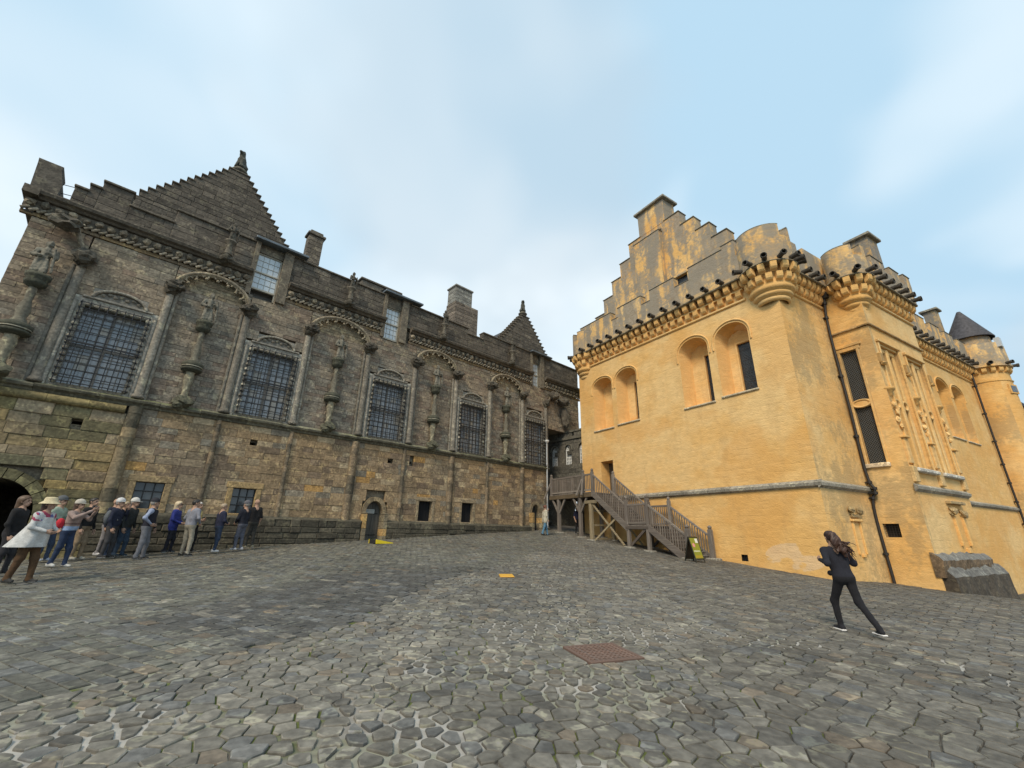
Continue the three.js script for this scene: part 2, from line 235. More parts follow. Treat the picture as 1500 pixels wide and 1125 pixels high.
{
  const r = rngOf(2024), seeds = [];
  const inView = (x, Z) => Z > 2.6 && Z < 33 && Math.abs(x) < Z * 1.3 + 1.6 && x > -19 && x < 24.5 && clearOf(x, Z) > .12;
  const grate = (x, Z, m) => { const dx = x - GRATE.x, dz = Z - GRATE.Z, c = Math.cos(GRATE.a), s = Math.sin(GRATE.a); return Math.abs(dx * c + dz * s) < GRATE.w / 2 + m && Math.abs(-dx * s + dz * c) < GRATE.h / 2 + m; };
  function lattice(a, b, ang, jx, jz, region, id) { const c = Math.cos(ang), s = Math.sin(ang); for (let i = -420; i < 420; i++) for (let j = -420; j < 420; j++) { const p = (i + (j & 1 ? .5 : 0) + (r() - .5) * jx) * a, q = (j + (r() - .5) * jz) * b, x = p * c - q * s, Z = p * s + q * c + 14; if (!inView(x, Z) || region(x, Z) !== id || grate(x, Z, .07)) continue; seeds.push({ x, Z, id }); } }
  const region = (x, Z) => { const w = (fbm(x * .7, Z * .7, 2, 5) - .5) * .8; if (x < settEdge(Z) + w * .4) return x < settEdge(Z) - 7.5 - (Z - 8) * .1 + w ? 3 : 1; return x + w * 2 > 2.2 + (Z - 4) * .22 ? 2 : 0; };
  lattice(.19, .172, .35, .66, .62, region, 0); lattice(.25, .172, -.42, .05, .04, region, 1); lattice(.285, .165, -.12, .5, .45, region, 2); lattice(.215, .155, -.5, .05, .04, region, 3);
  const H = .45, grid = new Map(), key = (i, j) => i * 4096 + j; seeds.forEach((s, n) => { const k = key(Math.floor(s.x / H) + 1000, Math.floor(s.Z / H)); (grid.get(k) || grid.set(k, []).get(k)).push(n); });
  const cells = [];
  for (const s of seeds) {
    let P = [[-.26, -.26], [.26, -.26], [.26, .26], [-.26, .26]]; if (s.id === 1 || s.id === 3) { const [a, b, t] = s.id === 1 ? [.25, .172, -.42] : [.215, .155, -.5], c = Math.cos(t), n = Math.sin(t), g1 = .005 + .004 * r(); P = [[-1, -1], [1, -1], [1, 1], [-1, 1]].map(([i, j]) => { const p = i * (a / 2 - g1) + (r() - .5) * .016, q = j * (b / 2 - g1) + (r() - .5) * .012; return [p * c - q * n, p * n + q * c]; }); } const ci = Math.floor(s.x / H) + 1000, cj = Math.floor(s.Z / H);
    const pale = paleMortar(s.x, s.Z), gap = .0045 + .015 * pale + .004 * r();
    for (let i = -1; i <= 1 && P.length; i++) for (let j = -1; j <= 1; j++) for (const n of grid.get(key(ci + i, cj + j)) || []) { const o = seeds[n]; if (o === s || (o.id === s.id && (s.id === 1 || s.id === 3))) continue; const dx = o.x - s.x, dz = o.Z - s.Z, l = Math.hypot(dx, dz); if (l > .5 || l < 1e-6) continue;
      const nx = dx / l, nz = dz / l, m = l / 2 - gap, Q = []; for (let k = 0; k < P.length; k++) { const A = P[k], B = P[(k + 1) % P.length], da = A[0] * nx + A[1] * nz - m, db = B[0] * nx + B[1] * nz - m; if (da <= 0) Q.push(A); if ((da < 0) !== (db < 0)) { const t = da / (da - db); Q.push([A[0] + (B[0] - A[0]) * t, A[1] + (B[1] - A[1]) * t]); } } P = Q; }
    if (grate(s.x, s.Z, .4)) { const c = Math.cos(GRATE.a), n0 = Math.sin(GRATE.a); let best = -9, bn; for (const [nx, nz, e] of [[c, n0, GRATE.w / 2], [-c, -n0, GRATE.w / 2], [-n0, c, GRATE.h / 2], [n0, -c, GRATE.h / 2]]) { const d = (s.x - GRATE.x) * nx + (s.Z - GRATE.Z) * nz - e; if (d > best) { best = d; bn = [-nx, -nz]; } } const m = best - .012, Q = []; for (let k = 0; k < P.length; k++) { const A = P[k], B = P[(k + 1) % P.length], da = A[0] * bn[0] + A[1] * bn[1] - m, db = B[0] * bn[0] + B[1] * bn[1] - m; if (da <= 0) Q.push(A); if ((da < 0) !== (db < 0)) { const t = da / (da - db); Q.push([A[0] + (B[0] - A[0]) * t, A[1] + (B[1] - A[1]) * t]); } } P = Q; }
    // drop edges too short to see
    P = P.filter((p, k) => { const q = P[(k + 1) % P.length]; return Math.hypot(p[0] - q[0], p[1] - q[1]) > .012; }); if (P.length < 3) continue;
    let area = 0; for (let k = 0; k < P.length; k++) { const q = P[(k + 1) % P.length]; area += P[k][0] * q[1] - q[0] * P[k][1]; } if (area < .006) continue;
    const dist = Math.hypot(s.x, s.Z), lod = dist < 13;
    // cut corners on near stones so they read as worn
    if (dist < 9 && s.id !== 1 && P.length < 8) { const Q = []; for (let k = 0; k < P.length; k++) { const a = P[(k + P.length - 1) % P.length], b = P[k], c = P[(k + 1) % P.length], t = .05 + .05 * pale; Q.push([lerp(b[0], a[0], t), lerp(b[1], a[1], t)], [lerp(b[0], c[0], t), lerp(b[1], c[1], t)]); } P = Q; }
    const top = .014 + .013 * r(), tx = (r() - .5) * .07, tz = (r() - .5) * .07, L = [], y0 = -.012, g0 = ground(s.x, s.Z), gx = (ground(s.x + .2, s.Z) - g0) / .2, gz = (ground(s.x, s.Z + .2) - g0) / .2;
    const pt = (p, k, h) => [s.x + p[0] * k, g0 + (gx + tx * (h > 0 ? 1 : 0)) * p[0] * k + (gz + tz * (h > 0 ? 1 : 0)) * p[1] * k + h, -(s.Z + p[1] * k)];
    const n = P.length, k1 = lod ? .945 : .96, cen = pt([0, 0], 0, top + .001);
    for (let k = 0; k < n; k++) { const a = P[k], b = P[(k + 1) % n]; L.push([pt(a, 1, y0), pt(b, 1, y0), pt(b, lod ? 1 : k1, lod ? top - .008 : top), pt(a, lod ? 1 : k1, lod ? top - .008 : top)]); if (lod) L.push([pt(a, 1, top - .008), pt(b, 1, top - .008), pt(b, k1, top), pt(a, k1, top)]); L.push([pt(a, k1, top), pt(b, k1, top), cen]); }
    const tone = fbm(s.x * .45 + 3, s.Z * .45, 3, 201), patch = fbm(s.x * 1.3, s.Z * 1.3 + 8, 2, 205); let c = [.172, .163, .147];
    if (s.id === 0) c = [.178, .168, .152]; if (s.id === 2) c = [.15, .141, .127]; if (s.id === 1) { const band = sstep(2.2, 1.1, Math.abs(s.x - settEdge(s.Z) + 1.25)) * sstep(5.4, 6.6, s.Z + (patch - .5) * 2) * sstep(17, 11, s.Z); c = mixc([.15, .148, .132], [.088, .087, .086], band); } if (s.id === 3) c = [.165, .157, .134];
    let k = .72 + .5 * tone + (r() - .5) * .44; const hue = r(); if (hue < .045) c = mixc(c, [.2, .155, .115], .6); else if (hue < .2) c = mixc(c, [.13, .135, .145], .7); else if (hue < .24) c = mixc(c, [.26, .24, .21], .6); else if (hue > .9) c = mixc(c, [.11, .105, .1], .6);
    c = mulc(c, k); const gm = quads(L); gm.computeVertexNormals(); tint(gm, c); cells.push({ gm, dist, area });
  }
  cells.sort((a, b) => a.dist - b.dist);
  const cm = mat({ color: new THREE.Color(1.5, 1.49, 1.45), map: T.stone, bumpMap: T.stoneB, bumpScale: .02, roughness: .8 });
  const vis = cells.filter(c => c.dist > 3.4); const near = new Set(vis.slice(0, 298));
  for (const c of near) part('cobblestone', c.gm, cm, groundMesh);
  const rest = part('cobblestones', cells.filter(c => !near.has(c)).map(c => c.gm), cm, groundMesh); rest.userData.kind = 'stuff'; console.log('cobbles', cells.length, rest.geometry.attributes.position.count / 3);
}
// =====================================================================
// PALACE (local frame: x along the wall, y above the eye, z outwards)
// =====================================================================
const palPos = [PAL.nx * PAL.D, EYE, -PAL.nz * PAL.D], palTurn = 42.9 * Math.PI / 180;
const palace = thing('palace', 'long dark weathered stone palace with statue niches, barred windows and crow-stepped gables', 'palace', palPos, palTurn);
const palGround = (u, w = .3) => { const a = 47.1 * Math.PI / 180; const x = Math.sin(a) * u + PAL.nx * (PAL.D + w), Z = Math.cos(a) * u + PAL.nz * (PAL.D + w); return ground(x, Z); };
const COLS = [-2.5, .1, 2.83, 5.46, 8.54, 11.36, 14.25, 16.98, 19.95, 22.35];
const WIN = [-1.2, 4.2, 9.95, 15.62, 21.2], NICHE = [[.1, 2.83], [5.46, 8.54], [11.36, 14.25], [16.98, 19.95]];
const DORM = [[2.68, 3.72, 10.02, 12.3], [9.2, 10.12, 10.1, 12.05], [20.95, 21.75, 10.25, 12.1]];
const U0 = -4.12, U1 = 26.3;
const holes = [];    // [x0,x1,y0,y1] cut through the wall
for (const c of WIN) holes.push([c - .88, c + .88, 4.55, 7.5]);
for (const d of DORM) holes.push(d);
const LOWWIN = [[.8, 1.62, .62, 1.53], [3.8, 4.62, .58, 1.55]], SHUT = [[12.37, 13.19, .54, 1.56], [15.2, 16.01, .56, 1.62]];
holes.push(...LOWWIN, ...SHUT, [9.45, 10.32, -1.2, 1.4], [20.9, 21.6, -.6, 1.88], [-1.33, -1.06, 3.28, 3.4], [4.04, 4.28, 3.34, 3.47], [11.6, 11.82, 3.45, 3.58], [10.35, 10.6, 3.36, 3.5], [16.9, 17.1, 3.5, 3.62]);
holes.push([-3.55, -1.42, -2.5, 1.36], [22.47, 26.4, -2.5, 7.3]);
function fillAround(X0, X1, Y0, Y1, hs, fn) { // rectangles that cover X0..X1 x Y0..Y1 without the holes
  const xs = [...new Set([X0, X1, ...hs.flatMap(h => [h[0], h[1]])])].filter(x => x >= X0 && x <= X1).sort((a, b) => a - b);
  for (let i = 0; i + 1 < xs.length; i++) { const a = xs[i], b = xs[i + 1], m = (a + b) / 2; const blk = hs.filter(h => h[0] < m && h[1] > m).sort((p, q) => p[2] - q[2]); let y = Y0; for (const h of blk) { if (h[2] > y) fn(a, b, y, h[2]); y = Math.max(y, h[3]); } if (y < Y1) fn(a, b, y, Y1); }
}
const wallG = []; // core: lime mortar behind the stones, and the mass of the building
fillAround(U0, U1, -2.2, 11.12, holes, (a, b, c, d) => wallG.push(box(a, b, c, d, -.75, -.21)));
fillAround(U0 + .01, U1 - .01, -2.2, 11.6, holes.filter(h => (h[1] < -1.4 && h[3] < 1.5) || h[0] > 22.4), (a, b, c, d) => wallG.push(box(a, b, c, d, -9, -.76)));
const palWall = part('wall', wallG, M.stone, palace, [.15, .128, .1]);
// ---- facing stones ----
{
  const r = rngOf(99), all = [];
  const lowCol = (x, y) => { const yel = sstep(.6, -1.2, x), n = fbm(x * .35 + 2, y * .6, 3, 301), k = r(); let c = mixc([.225, .165, .105], [.215, .16, .07], yel); c = mixc(c, [.17, .14, .105], sstep(.45, .65, n) * .8); c = mixc(c, [.25, .165, .085], sstep(3.4, 4.1, y) * .55 * (x > .2 ? 1 : .2));
    if (k < .13) c = mixc(c, [.12, .09, .07], .7); else if (k < .26) c = mixc(c, [.29, .235, .165], .7); else if (k < .34) c = mixc(c, [.15, .145, .13], .7); else if (k < .37) c = mixc(c, [.34, .2, .07], .8); if (yel > .5 && r() < .3) c = mixc(c, [.10, .095, .05], .7); return mulc(c, .82 + .34 * r()); };
  const upCol = (x, y) => { const k = r(), n = fbm(x * .4 + 9, y * .5, 3, 305); let c = mixc([.175, .143, .112], [.155, .138, .118], sstep(.4, .6, n)); if (y > 9.4) c = mixc(c, [.13, .115, .09], .5); if (k < .2) c = mixc(c, [.125, .09, .072], .6); else if (k < .33) c = mixc(c, [.2, .165, .128], .6); else if (k < .42) c = mixc(c, [.1, .09, .078], .6); return mulc(c, .94 + .4 * r()); };
  const parCol = () => mulc(mixc([.068, .06, .052], [.108, .094, .08], r()), .72 + .42 * r());
  function courses(X0, X1, Y0, Y1, hMin, hMax, lMin, lMax, z, col, hs, rough, b, pri) {
    let y = Y0; while (y < Y1 - .04) { let h = lerp(hMin, hMax, r()); if (Y1 - y - h < hMin * .7) h = Y1 - y; const blk = hs.filter(q => q[2] < y + h - .02 && q[3] > y + .02).map(q => [q[0], q[1]]).sort((a, b2) => a[0] - b2[0]);
      let segs = [[X0, X1]]; for (const [a, c] of blk) segs = segs.flatMap(([p, q]) => a >= q || c <= p ? [[p, q]] : [[p, Math.max(p, a)], [Math.min(q, c), q]].filter(s => s[1] - s[0] > .04));
      for (const [p, q] of segs) { let x = p; while (x < q - .02) { let l = lerp(lMin, lMax, r()); if (q - x - l < lMin * .6) l = q - x; const g = stoneG(x + .0015, x + l - .0015, y + .0015, y + h - .0015, z - .14, z + (r() - .35) * rough, b + r() * b * .6, r); tint(g, col(x + l / 2, y + h / 2)); all.push({ g, s: pri ? pri * l * h / ((x - 1) ** 2 + 420 + (x > 0 ? x * 25 : 0)) : 0 }); x += l; } }
      y += h; }
  }
  // lower storey, the left bay in larger, rougher blocks
  courses(U0, -.03, -1.4, 3.86, .26, .38, .5, 1.0, .03, lowCol, [...holes, [-3.85, -1.2, -2, .4], [-3.7, -1.3, .4, 1.0], [-3.45, -1.55, 1, 1.62]], .045, .016, 1.3);
  courses(.3, U1, .5, 4.14, .2, .33, .34, .85, 0, lowCol, [...holes.map(h => [h[0] - .02, h[1] + .02, h[2], h[3]]), [9.25, 10.55, .5, 1.3], [9.4, 10.4, 1.3, 1.66]], .022, .009, 1);
  // upper storey: window bays, recessed niche panels
  const wb = WIN.map(c => [c - 1.2, c + 1.2, 4.4, 7.8]); const lun = WIN.map(c => [c - .78, c + .78, 7.8, 8.25]);
  const bays = [[U0, COLS[0]], [COLS[0], COLS[1]], ...NICHE.flatMap(([a, b], i) => [[a, b, 1], [b, COLS[3 + 2 * i] ?? COLS[9]]]), [COLS[9], U1]];
  for (const [a, b, n] of bays) courses(a + .02, b - .02, 4.42, n ? 9.3 : 10.2, .15, .24, .3, .75, n ? -.12 : 0, upCol, [...holes, ...wb, ...lun], .018, .008, 1);
  // heads of the niche panels
  for (const [a, b] of NICHE) { const c = (a + b) / 2, w = (b - a) / 2 - .1; for (let y = 9.3; y < 10.2; y += .15) { const hw = w * Math.sqrt(Math.max(0, 1 - ((y + .1 - 9.3) / 1.0) ** 2)); if (hw > .15) courses(c - hw, c + hw, y, Math.min(y + .15, 10.22), .14, .16, .3, .7, -.12, (x, yy) => mixc(upCol(x, yy), [.24, .19, .11], .35), holes, .02, .012, 0); } for (const s of [-1, 1]) for (let y = 9.3; y < 10.28; y += .14) { const hw = w * Math.sqrt(Math.max(0, 1 - ((y - 9.3) / 1.0) ** 2)); const x0 = c + s * hw, x1 = c + s * (w + .1); if (Math.abs(x1 - x0) > .07) courses(Math.min(x0, x1), Math.max(x0, x1), y, Math.min(y + .14, 10.3), .13, .15, .3, .6, 0, upCol, holes, .02, .012, 0); } }
  // plinth: dark rough rubble
  const plCol = () => mulc(mixc([.045, .043, .034], [.08, .072, .056], r()), .7 + .5 * r());
  courses(-.1, 9.42, -1.3, .42, .2, .3, .35, .9, .27, plCol, [[9.2, 9.42, -2, 2]], .06, .025, .8); courses(10.36, 20.85, -1, .42, .16, .26, .3, .8, .27, plCol, [], .06, .025, 0); courses(21.65, 22.45, -.6, .42, .18, .26, .3, .8, .27, plCol, [], .06, .025, 0);
  // parapet
  for (const [a, b, t] of PARAPET()) courses(a, b, 11.12, t - .06, .24, .34, .45, .95, .02, parCol, holes, .02, .013, .7);
  // gables
  for (const G of GABLES()) for (const [a, b, y0, y1] of G.rows) courses(a, b, y0, y1, .2, .3, .4, .9, -1.08, parCol, [], .02, .013, .6);
  all.sort((a, b) => b.s - a.s); const near = all.slice(0, 298);
  for (const s of near) part('stone', s.g, M.stone, palWall);
  const o = part('facing_stones', all.slice(298).map(s => s.g), M.stone, palWall); o.userData.kind = 'stuff'; console.log('palace stones', all.length);
  // plinth backing
  part('plinth', [box(U0, -.1, -2.2, -1.1, -.2, .05), box(-.11, 9.44, -2.2, .4, -.2, .2), box(10.34, 20.88, -2.2, .4, -.2, .2), box(21.62, 22.46, -2, .4, -.2, .2), quads([[[-.11, .4, .27], [9.44, .4, .27], [9.44, .52, .02], [-.11, .52, .02]], [[10.34, .4, .27], [20.88, .4, .27], [20.88, .52, .02], [10.34, .52, .02]]])], M.stone, palace, [.06, .056, .044]);
}
function PARAPET() { return [[-3.45, -3.1, 12.0], [-3.1, -2.8, 12.3], [-2.8, -1.9, 12.66], [-1.9, -.5, 12.06], [-.5, 1.75, 12.7], [1.75, 2.66, 12.72], [3.74, 4.6, 12.75], [4.6, 9.18, 12.68], [10.14, 10.7, 12.75], [10.7, 14.95, 12.68], [14.95, 16.2, 12.3], [16.2, 20.93, 12.8], [21.77, 22.95, 12.8], [22.95, 26.3, 12.82]]; }
function GABLES() { return [[1.2, -2.2, 4.5, 12.6, 16.75, .265], [21.3, 18.3, 24.3, 12.6, 16.45, .255]].map(([ap, l, rr, y0, y1, st]) => { const rows = []; let y = y0; const n = Math.round((y1 - 13.3) / st); rows.push([l, rr, y0, 13.3]); for (let i = 0; i < n; i++) { const t = (i + .8) / (n + .6); rows.push([lerp(l + .15, ap - .25, t), lerp(rr - .15, ap + .25, t), 13.3 + i * st, 13.3 + (i + 1) * st]); } return { ap, l, rr, rows, top: 13.3 + n * st }; }); }
// ---- parapet core and coping, gable cores with step copings ----
part('parapet', PARAPET().map(([a, b, t]) => box(a + .004, b - .004, 11.05, t - .07, -.35, -.09)), M.stone, palace, [.08, .068, .056]);
PARAPET().forEach(([a, b, t]) => part('coping', cbox(a - .03, b + .03, t - .07, t + .02, -.4, .1, .02), M.stone, palace, [.1, .088, .074]));
for (const G of GABLES()) {
  const g = part('gable', G.rows.map(([a, b, y0, y1]) => box(a + .005, b - .005, y0, y1, -1.7, -1.19)), M.stone, palace, [.085, .072, .06]);
  G.rows.slice(1).forEach(([a, b, y0, y1], i) => { for (const s of [0, 1]) { const nx = G.rows[i + 2] ? G.rows[i + 2][s] : G.ap; const lo = s ? Math.min(nx, b) - .02 : a - .05, hi = s ? b + .05 : Math.max(nx, a) + .02; part('crow_step', cbox(lo, hi, y1 - .015, y1 + .055, -1.75, -1.02, .015), M.stone, g, [.105, .092, .078]); } });
  // slated roof running back
  part('roof', [quads([[[G.l + .3, 12.6, -1.7], [G.ap, 16, -1.7], [G.ap, 16, -9], [G.l + .3, 12.6, -9]].reverse(), [[G.rr - .3, 12.6, -1.7], [G.rr - .3, 12.6, -9], [G.ap, 16, -9], [G.ap, 16, -1.7]].reverse()])], M.slate, palace, [.09, .09, .095]);
}
part('roof', [quads([[[4.6, 12.3, -.5], [18.2, 12.3, -.5], [18.2, 14.6, -5], [4.6, 14.6, -5]], [[4.6, 14.6, -5], [18.2, 14.6, -5], [18.2, 12.3, -9], [4.6, 12.3, -9]]])], M.slate, palace, [.09, .09, .095]);
// ---- string course, roll moulding, cornice ----
{
  const prof = (x0, x1, pts, col) => { const L = []; for (let i = 0; i + 1 < pts.length; i++) L.push([[x0, pts[i][0], pts[i][1]], [x1, pts[i][0], pts[i][1]], [x1, pts[i + 1][0], pts[i + 1][1]], [x0, pts[i + 1][0], pts[i + 1][1]]]); for (const x of [x0, x1]) { const p = pts.map(q => [x, q[0], q[1]]); for (let i = 1; i + 1 < p.length; i++) L.push([p[0], p[i], p[i + 1]]); } const g = quads(L); return tint(g, col); };
  const r = rngOf(5), sc = []; // each length of moulding is a stone of its own
  const UE = 22.5; for (let x = U0; x < UE; ) { const l = Math.min(UE - x, lerp(1.1, 1.9, r())), up = WIN.some(c => x + l / 2 > c - 1.35 && x + l / 2 < c + 1.35) ? .03 : 0; sc.push([prof(x + .004, x + l - .004, [[4.12, -.05], [4.14, .06], [4.22, .1], [4.26 + up, .2], [4.33 + up, .22], [4.36 + up, .19], [4.47, -.02]], mulc([.098, .092, .07], .8 + .4 * r())), prof(x + .004, x + l - .004, [[4.362 + up, .192], [4.472, -.02]], mulc(mixc([.2, .195, .16], [.12, .135, .06], r()), .9))]); x += l; }
  sc.forEach(g => part('string_course_stone', g, M.stone, palace));
  for (let x = U0; x < -.1; x += 1.02) part('roll_moulding', [cyl([x + .004, 3.99, .04], [Math.min(x + 1.016, -.1), 3.99, .04], .15, .15, 12)], M.stone, palace, mulc([.16, .13, .065], .7 + .5 * r()));
  const segs = [[-4.42, 2.6], [4.15, 9.16], [10.78, 20.85], [22.2, 26.5]];
  segs.forEach(([a, b], si) => {
    const top = part('cornice', [prof(a, b, [[10.84, .0], [10.86, .16], [10.93, .22], [10.98, .34], [11.08, .38], [11.13, .37], [11.2, .02]], [.085, .074, .062])], M.stone, palace);
    part('frieze', [tint(box(a, b, 10.5, 10.85, -.1, .05), [.11, .096, .08])], M.stone, top); for (let x = a; x < b - .05; ) { const l = Math.min(b - x, lerp(.4, 1.1, r())); part('band_stone', cbox(x + .004, x + l - .004, 10.2 + r() * .03, 10.358, -.1, .03 + r() * .01, .008), M.stone, top, mulc(r() < .3 ? [.15, .115, .08] : [.21, .15, .085], .75 + .5 * r())); x += l; }
    const n = Math.round((b - a) / .36), egg = []; for (let i = 0; i < n; i++) { const x = a + (i + .5) * (b - a) / n; egg.push(tint(lump([x, 10.68 + (i % 2 ? .02 : -.02), .1], .13, .14, .12, 400 + i + si * 50, .45, 1), mulc(i % 3 ? [.12, .105, .085] : [.18, .155, .12], .7 + .6 * r()))); } part('carved_band', egg, M.stone, top);
    const m = Math.round((b - a) / .2), rope = []; for (let i = 0; i < m; i++) { const x = a + (i + .5) * (b - a) / m; rope.push(tint(cyl([x - .1, 10.36, .07], [x + .1, 10.5, .09], .055, .055, 6), i % 2 ? mulc([.27, .235, .19], .7 + .5 * r()) : [.16, .14, .112])); } part('rope_moulding', rope, M.stone, top);
  });
  // return of the cornice at the near corner
  const c = part('cornice', [box(-4.5, -4.1, 10.86, 11.15, -6, .38), box(-4.3, -4.1, 10.3, 10.86, -6, .06)], M.stone, palace, [.08, .07, .058]);
}
// ---- shafts between the bays, with carved capitals ----
const SH = [];
COLS.forEach((x, i) => {
  const r = rngOf(600 + i), c = mulc([.185, .17, .15], .8 + .35 * r());
  const hi = part('shaft', [tint(cyl([x, 4.45, .02], [x, 8.85, .02], .145, .13, 12), c), tint(cyl([x + (i % 2 ? .2 : -.2), 4.45, -.02], [x + (i % 2 ? .2 : -.2), 8.9, -.02], .07, .07, 8), mulc(c, .85)), tint(lathe([[0, 0], [.2, 0], [.21, .09], [.17, .16], [.145, .2]], 12, [x, 4.44, .02]), mulc(c, .7))], M.stone, palace);
  part('capital', [lump([x, 9.08, .14], .27, .25, .22, 610 + i, .5), lump([x + .08, 9.25, .2], .16, .14, .16, 640 + i, .5)], M.stone, hi, [.062, .056, .046]);
});
[[.17, .21], [2.78, .09], [5.55, .09], [8.48, .16], [11.22, .1], [14.25, .16], [16.98, .1], [19.95, .16]].forEach(([x, w], i) => {
  const g = []; const r = rngOf(700 + i); let y = i === 0 ? -.9 : .45; while (y < 4.1) { const h = Math.min(4.14 - y, lerp(.3, .6, r())); const k = r(); const c = i === 0 ? mixc([.05, .048, .038], [.2, .16, .105], k < .45 ? .12 : .8 * r() + .2) : mixc([.075, .066, .052], [.21, .16, .11], r()); g.push(tint(cyl([x, y + .004, .02], [x, y + h - .004, .02], w + (r() - .5) * .02, w, 12), c)); if (w > .14 && i) g.push(tint(cyl([x + w + .03, y + .004, 0], [x + w + .03, y + h - .004, 0], .06, .06, 8), mulc(c, .8))); y += h; }
  part('lower_shaft', g, M.stone, palace);
});
// ---- niches: cusped arches on carved corbels ----
NICHE.forEach(([a, b], i) => {
  const c = (a + b) / 2, w = (b - a) / 2 - .02, arc = (k, rr, z, n = 20) => Array.from({ length: n + 1 }, (_, j) => { const t = Math.PI * (j / n); return [c + Math.cos(t) * rr * w, 9.24 + Math.sin(t) * 1.02 * rr + k, z]; });
  const n = part('niche_arch', [tint(tubeG(arc(0, 1, .1), .075, 8, 40), [.2, .17, .13]), tint(tubeG(arc(.0, .93, .06), .055, 8, 40), [.2, .17, .13])], M.stone, palace);
  const foils = []; for (let j = 0; j < 8; j++) { const t = Math.PI * (j + .5) / 8, x = c + Math.cos(t) * w * .83, y = 9.24 + Math.sin(t) * .86; const g = new THREE.TorusGeometry(.125, .042, 6, 12, Math.PI * 1.15); g.rotateZ(t - Math.PI / 2 - .2); g.translate(x, y, .09); foils.push(tint(strip(g), [.19, .162, .125])); const t2 = Math.PI * j / 8; if (j) foils.push(tint(lump([c + Math.cos(t2) * w * .76, 9.24 + Math.sin(t2) * .79, .1], .06, .07, .07, 710 + j, .3, 1), [.22, .19, .145])); } part('cusp', foils, M.stone, n);
  for (const s of [-1, 1]) part('corbel_beast', [lump([c + s * (w + .02), 9.2, .22], .3, .22, .28, 720 + i * 2 + s, .55), lump([c + s * (w - .2), 9.12, .3], .18, .15, .2, 730 + i * 2 + s, .5)], M.stone, n, [.06, .054, .045]);
});
{ const n = part('niche_arch', [tubeG([[-2.5, 9.3, .16], [-2.75, 9.75, .2], [-2.95, 10.2, .25]], .08, 8, 12)], M.stone, palace, [.17, .145, .115]); for (const [q, a] of [[[-2.5, 9.2, .28], .3], [[-3.25, 10.15, .45], .42]]) part('corbel_beast', [lump(q, a, .29, a * .95, 741 + Math.round(a * 10), .5)], M.stone, n, [.07, .063, .052]); const m = part('niche_arch', [tubeG([[22.5, 9.3, .16], [22.8, 9.75, .2], [23.0, 10.15, .25]], .08, 8, 12)], M.stone, palace, [.12, .1, .08]); part('corbel_beast', [lump([22.9, 9.75, .35], .4, .35, .4, 743, .5)], M.stone, m, [.07, .062, .052]); part('corbel_beast', [lump([24.0, 9.5, .35], .5, .3, .4, 744, .5)], M.stone, m, [.07, .062, .052]); part('corner_shaft', [lump([24.2, 8.3, .3], .3, .9, .3, 745, .3)], M.stone, m, [.08, .07, .058]); }
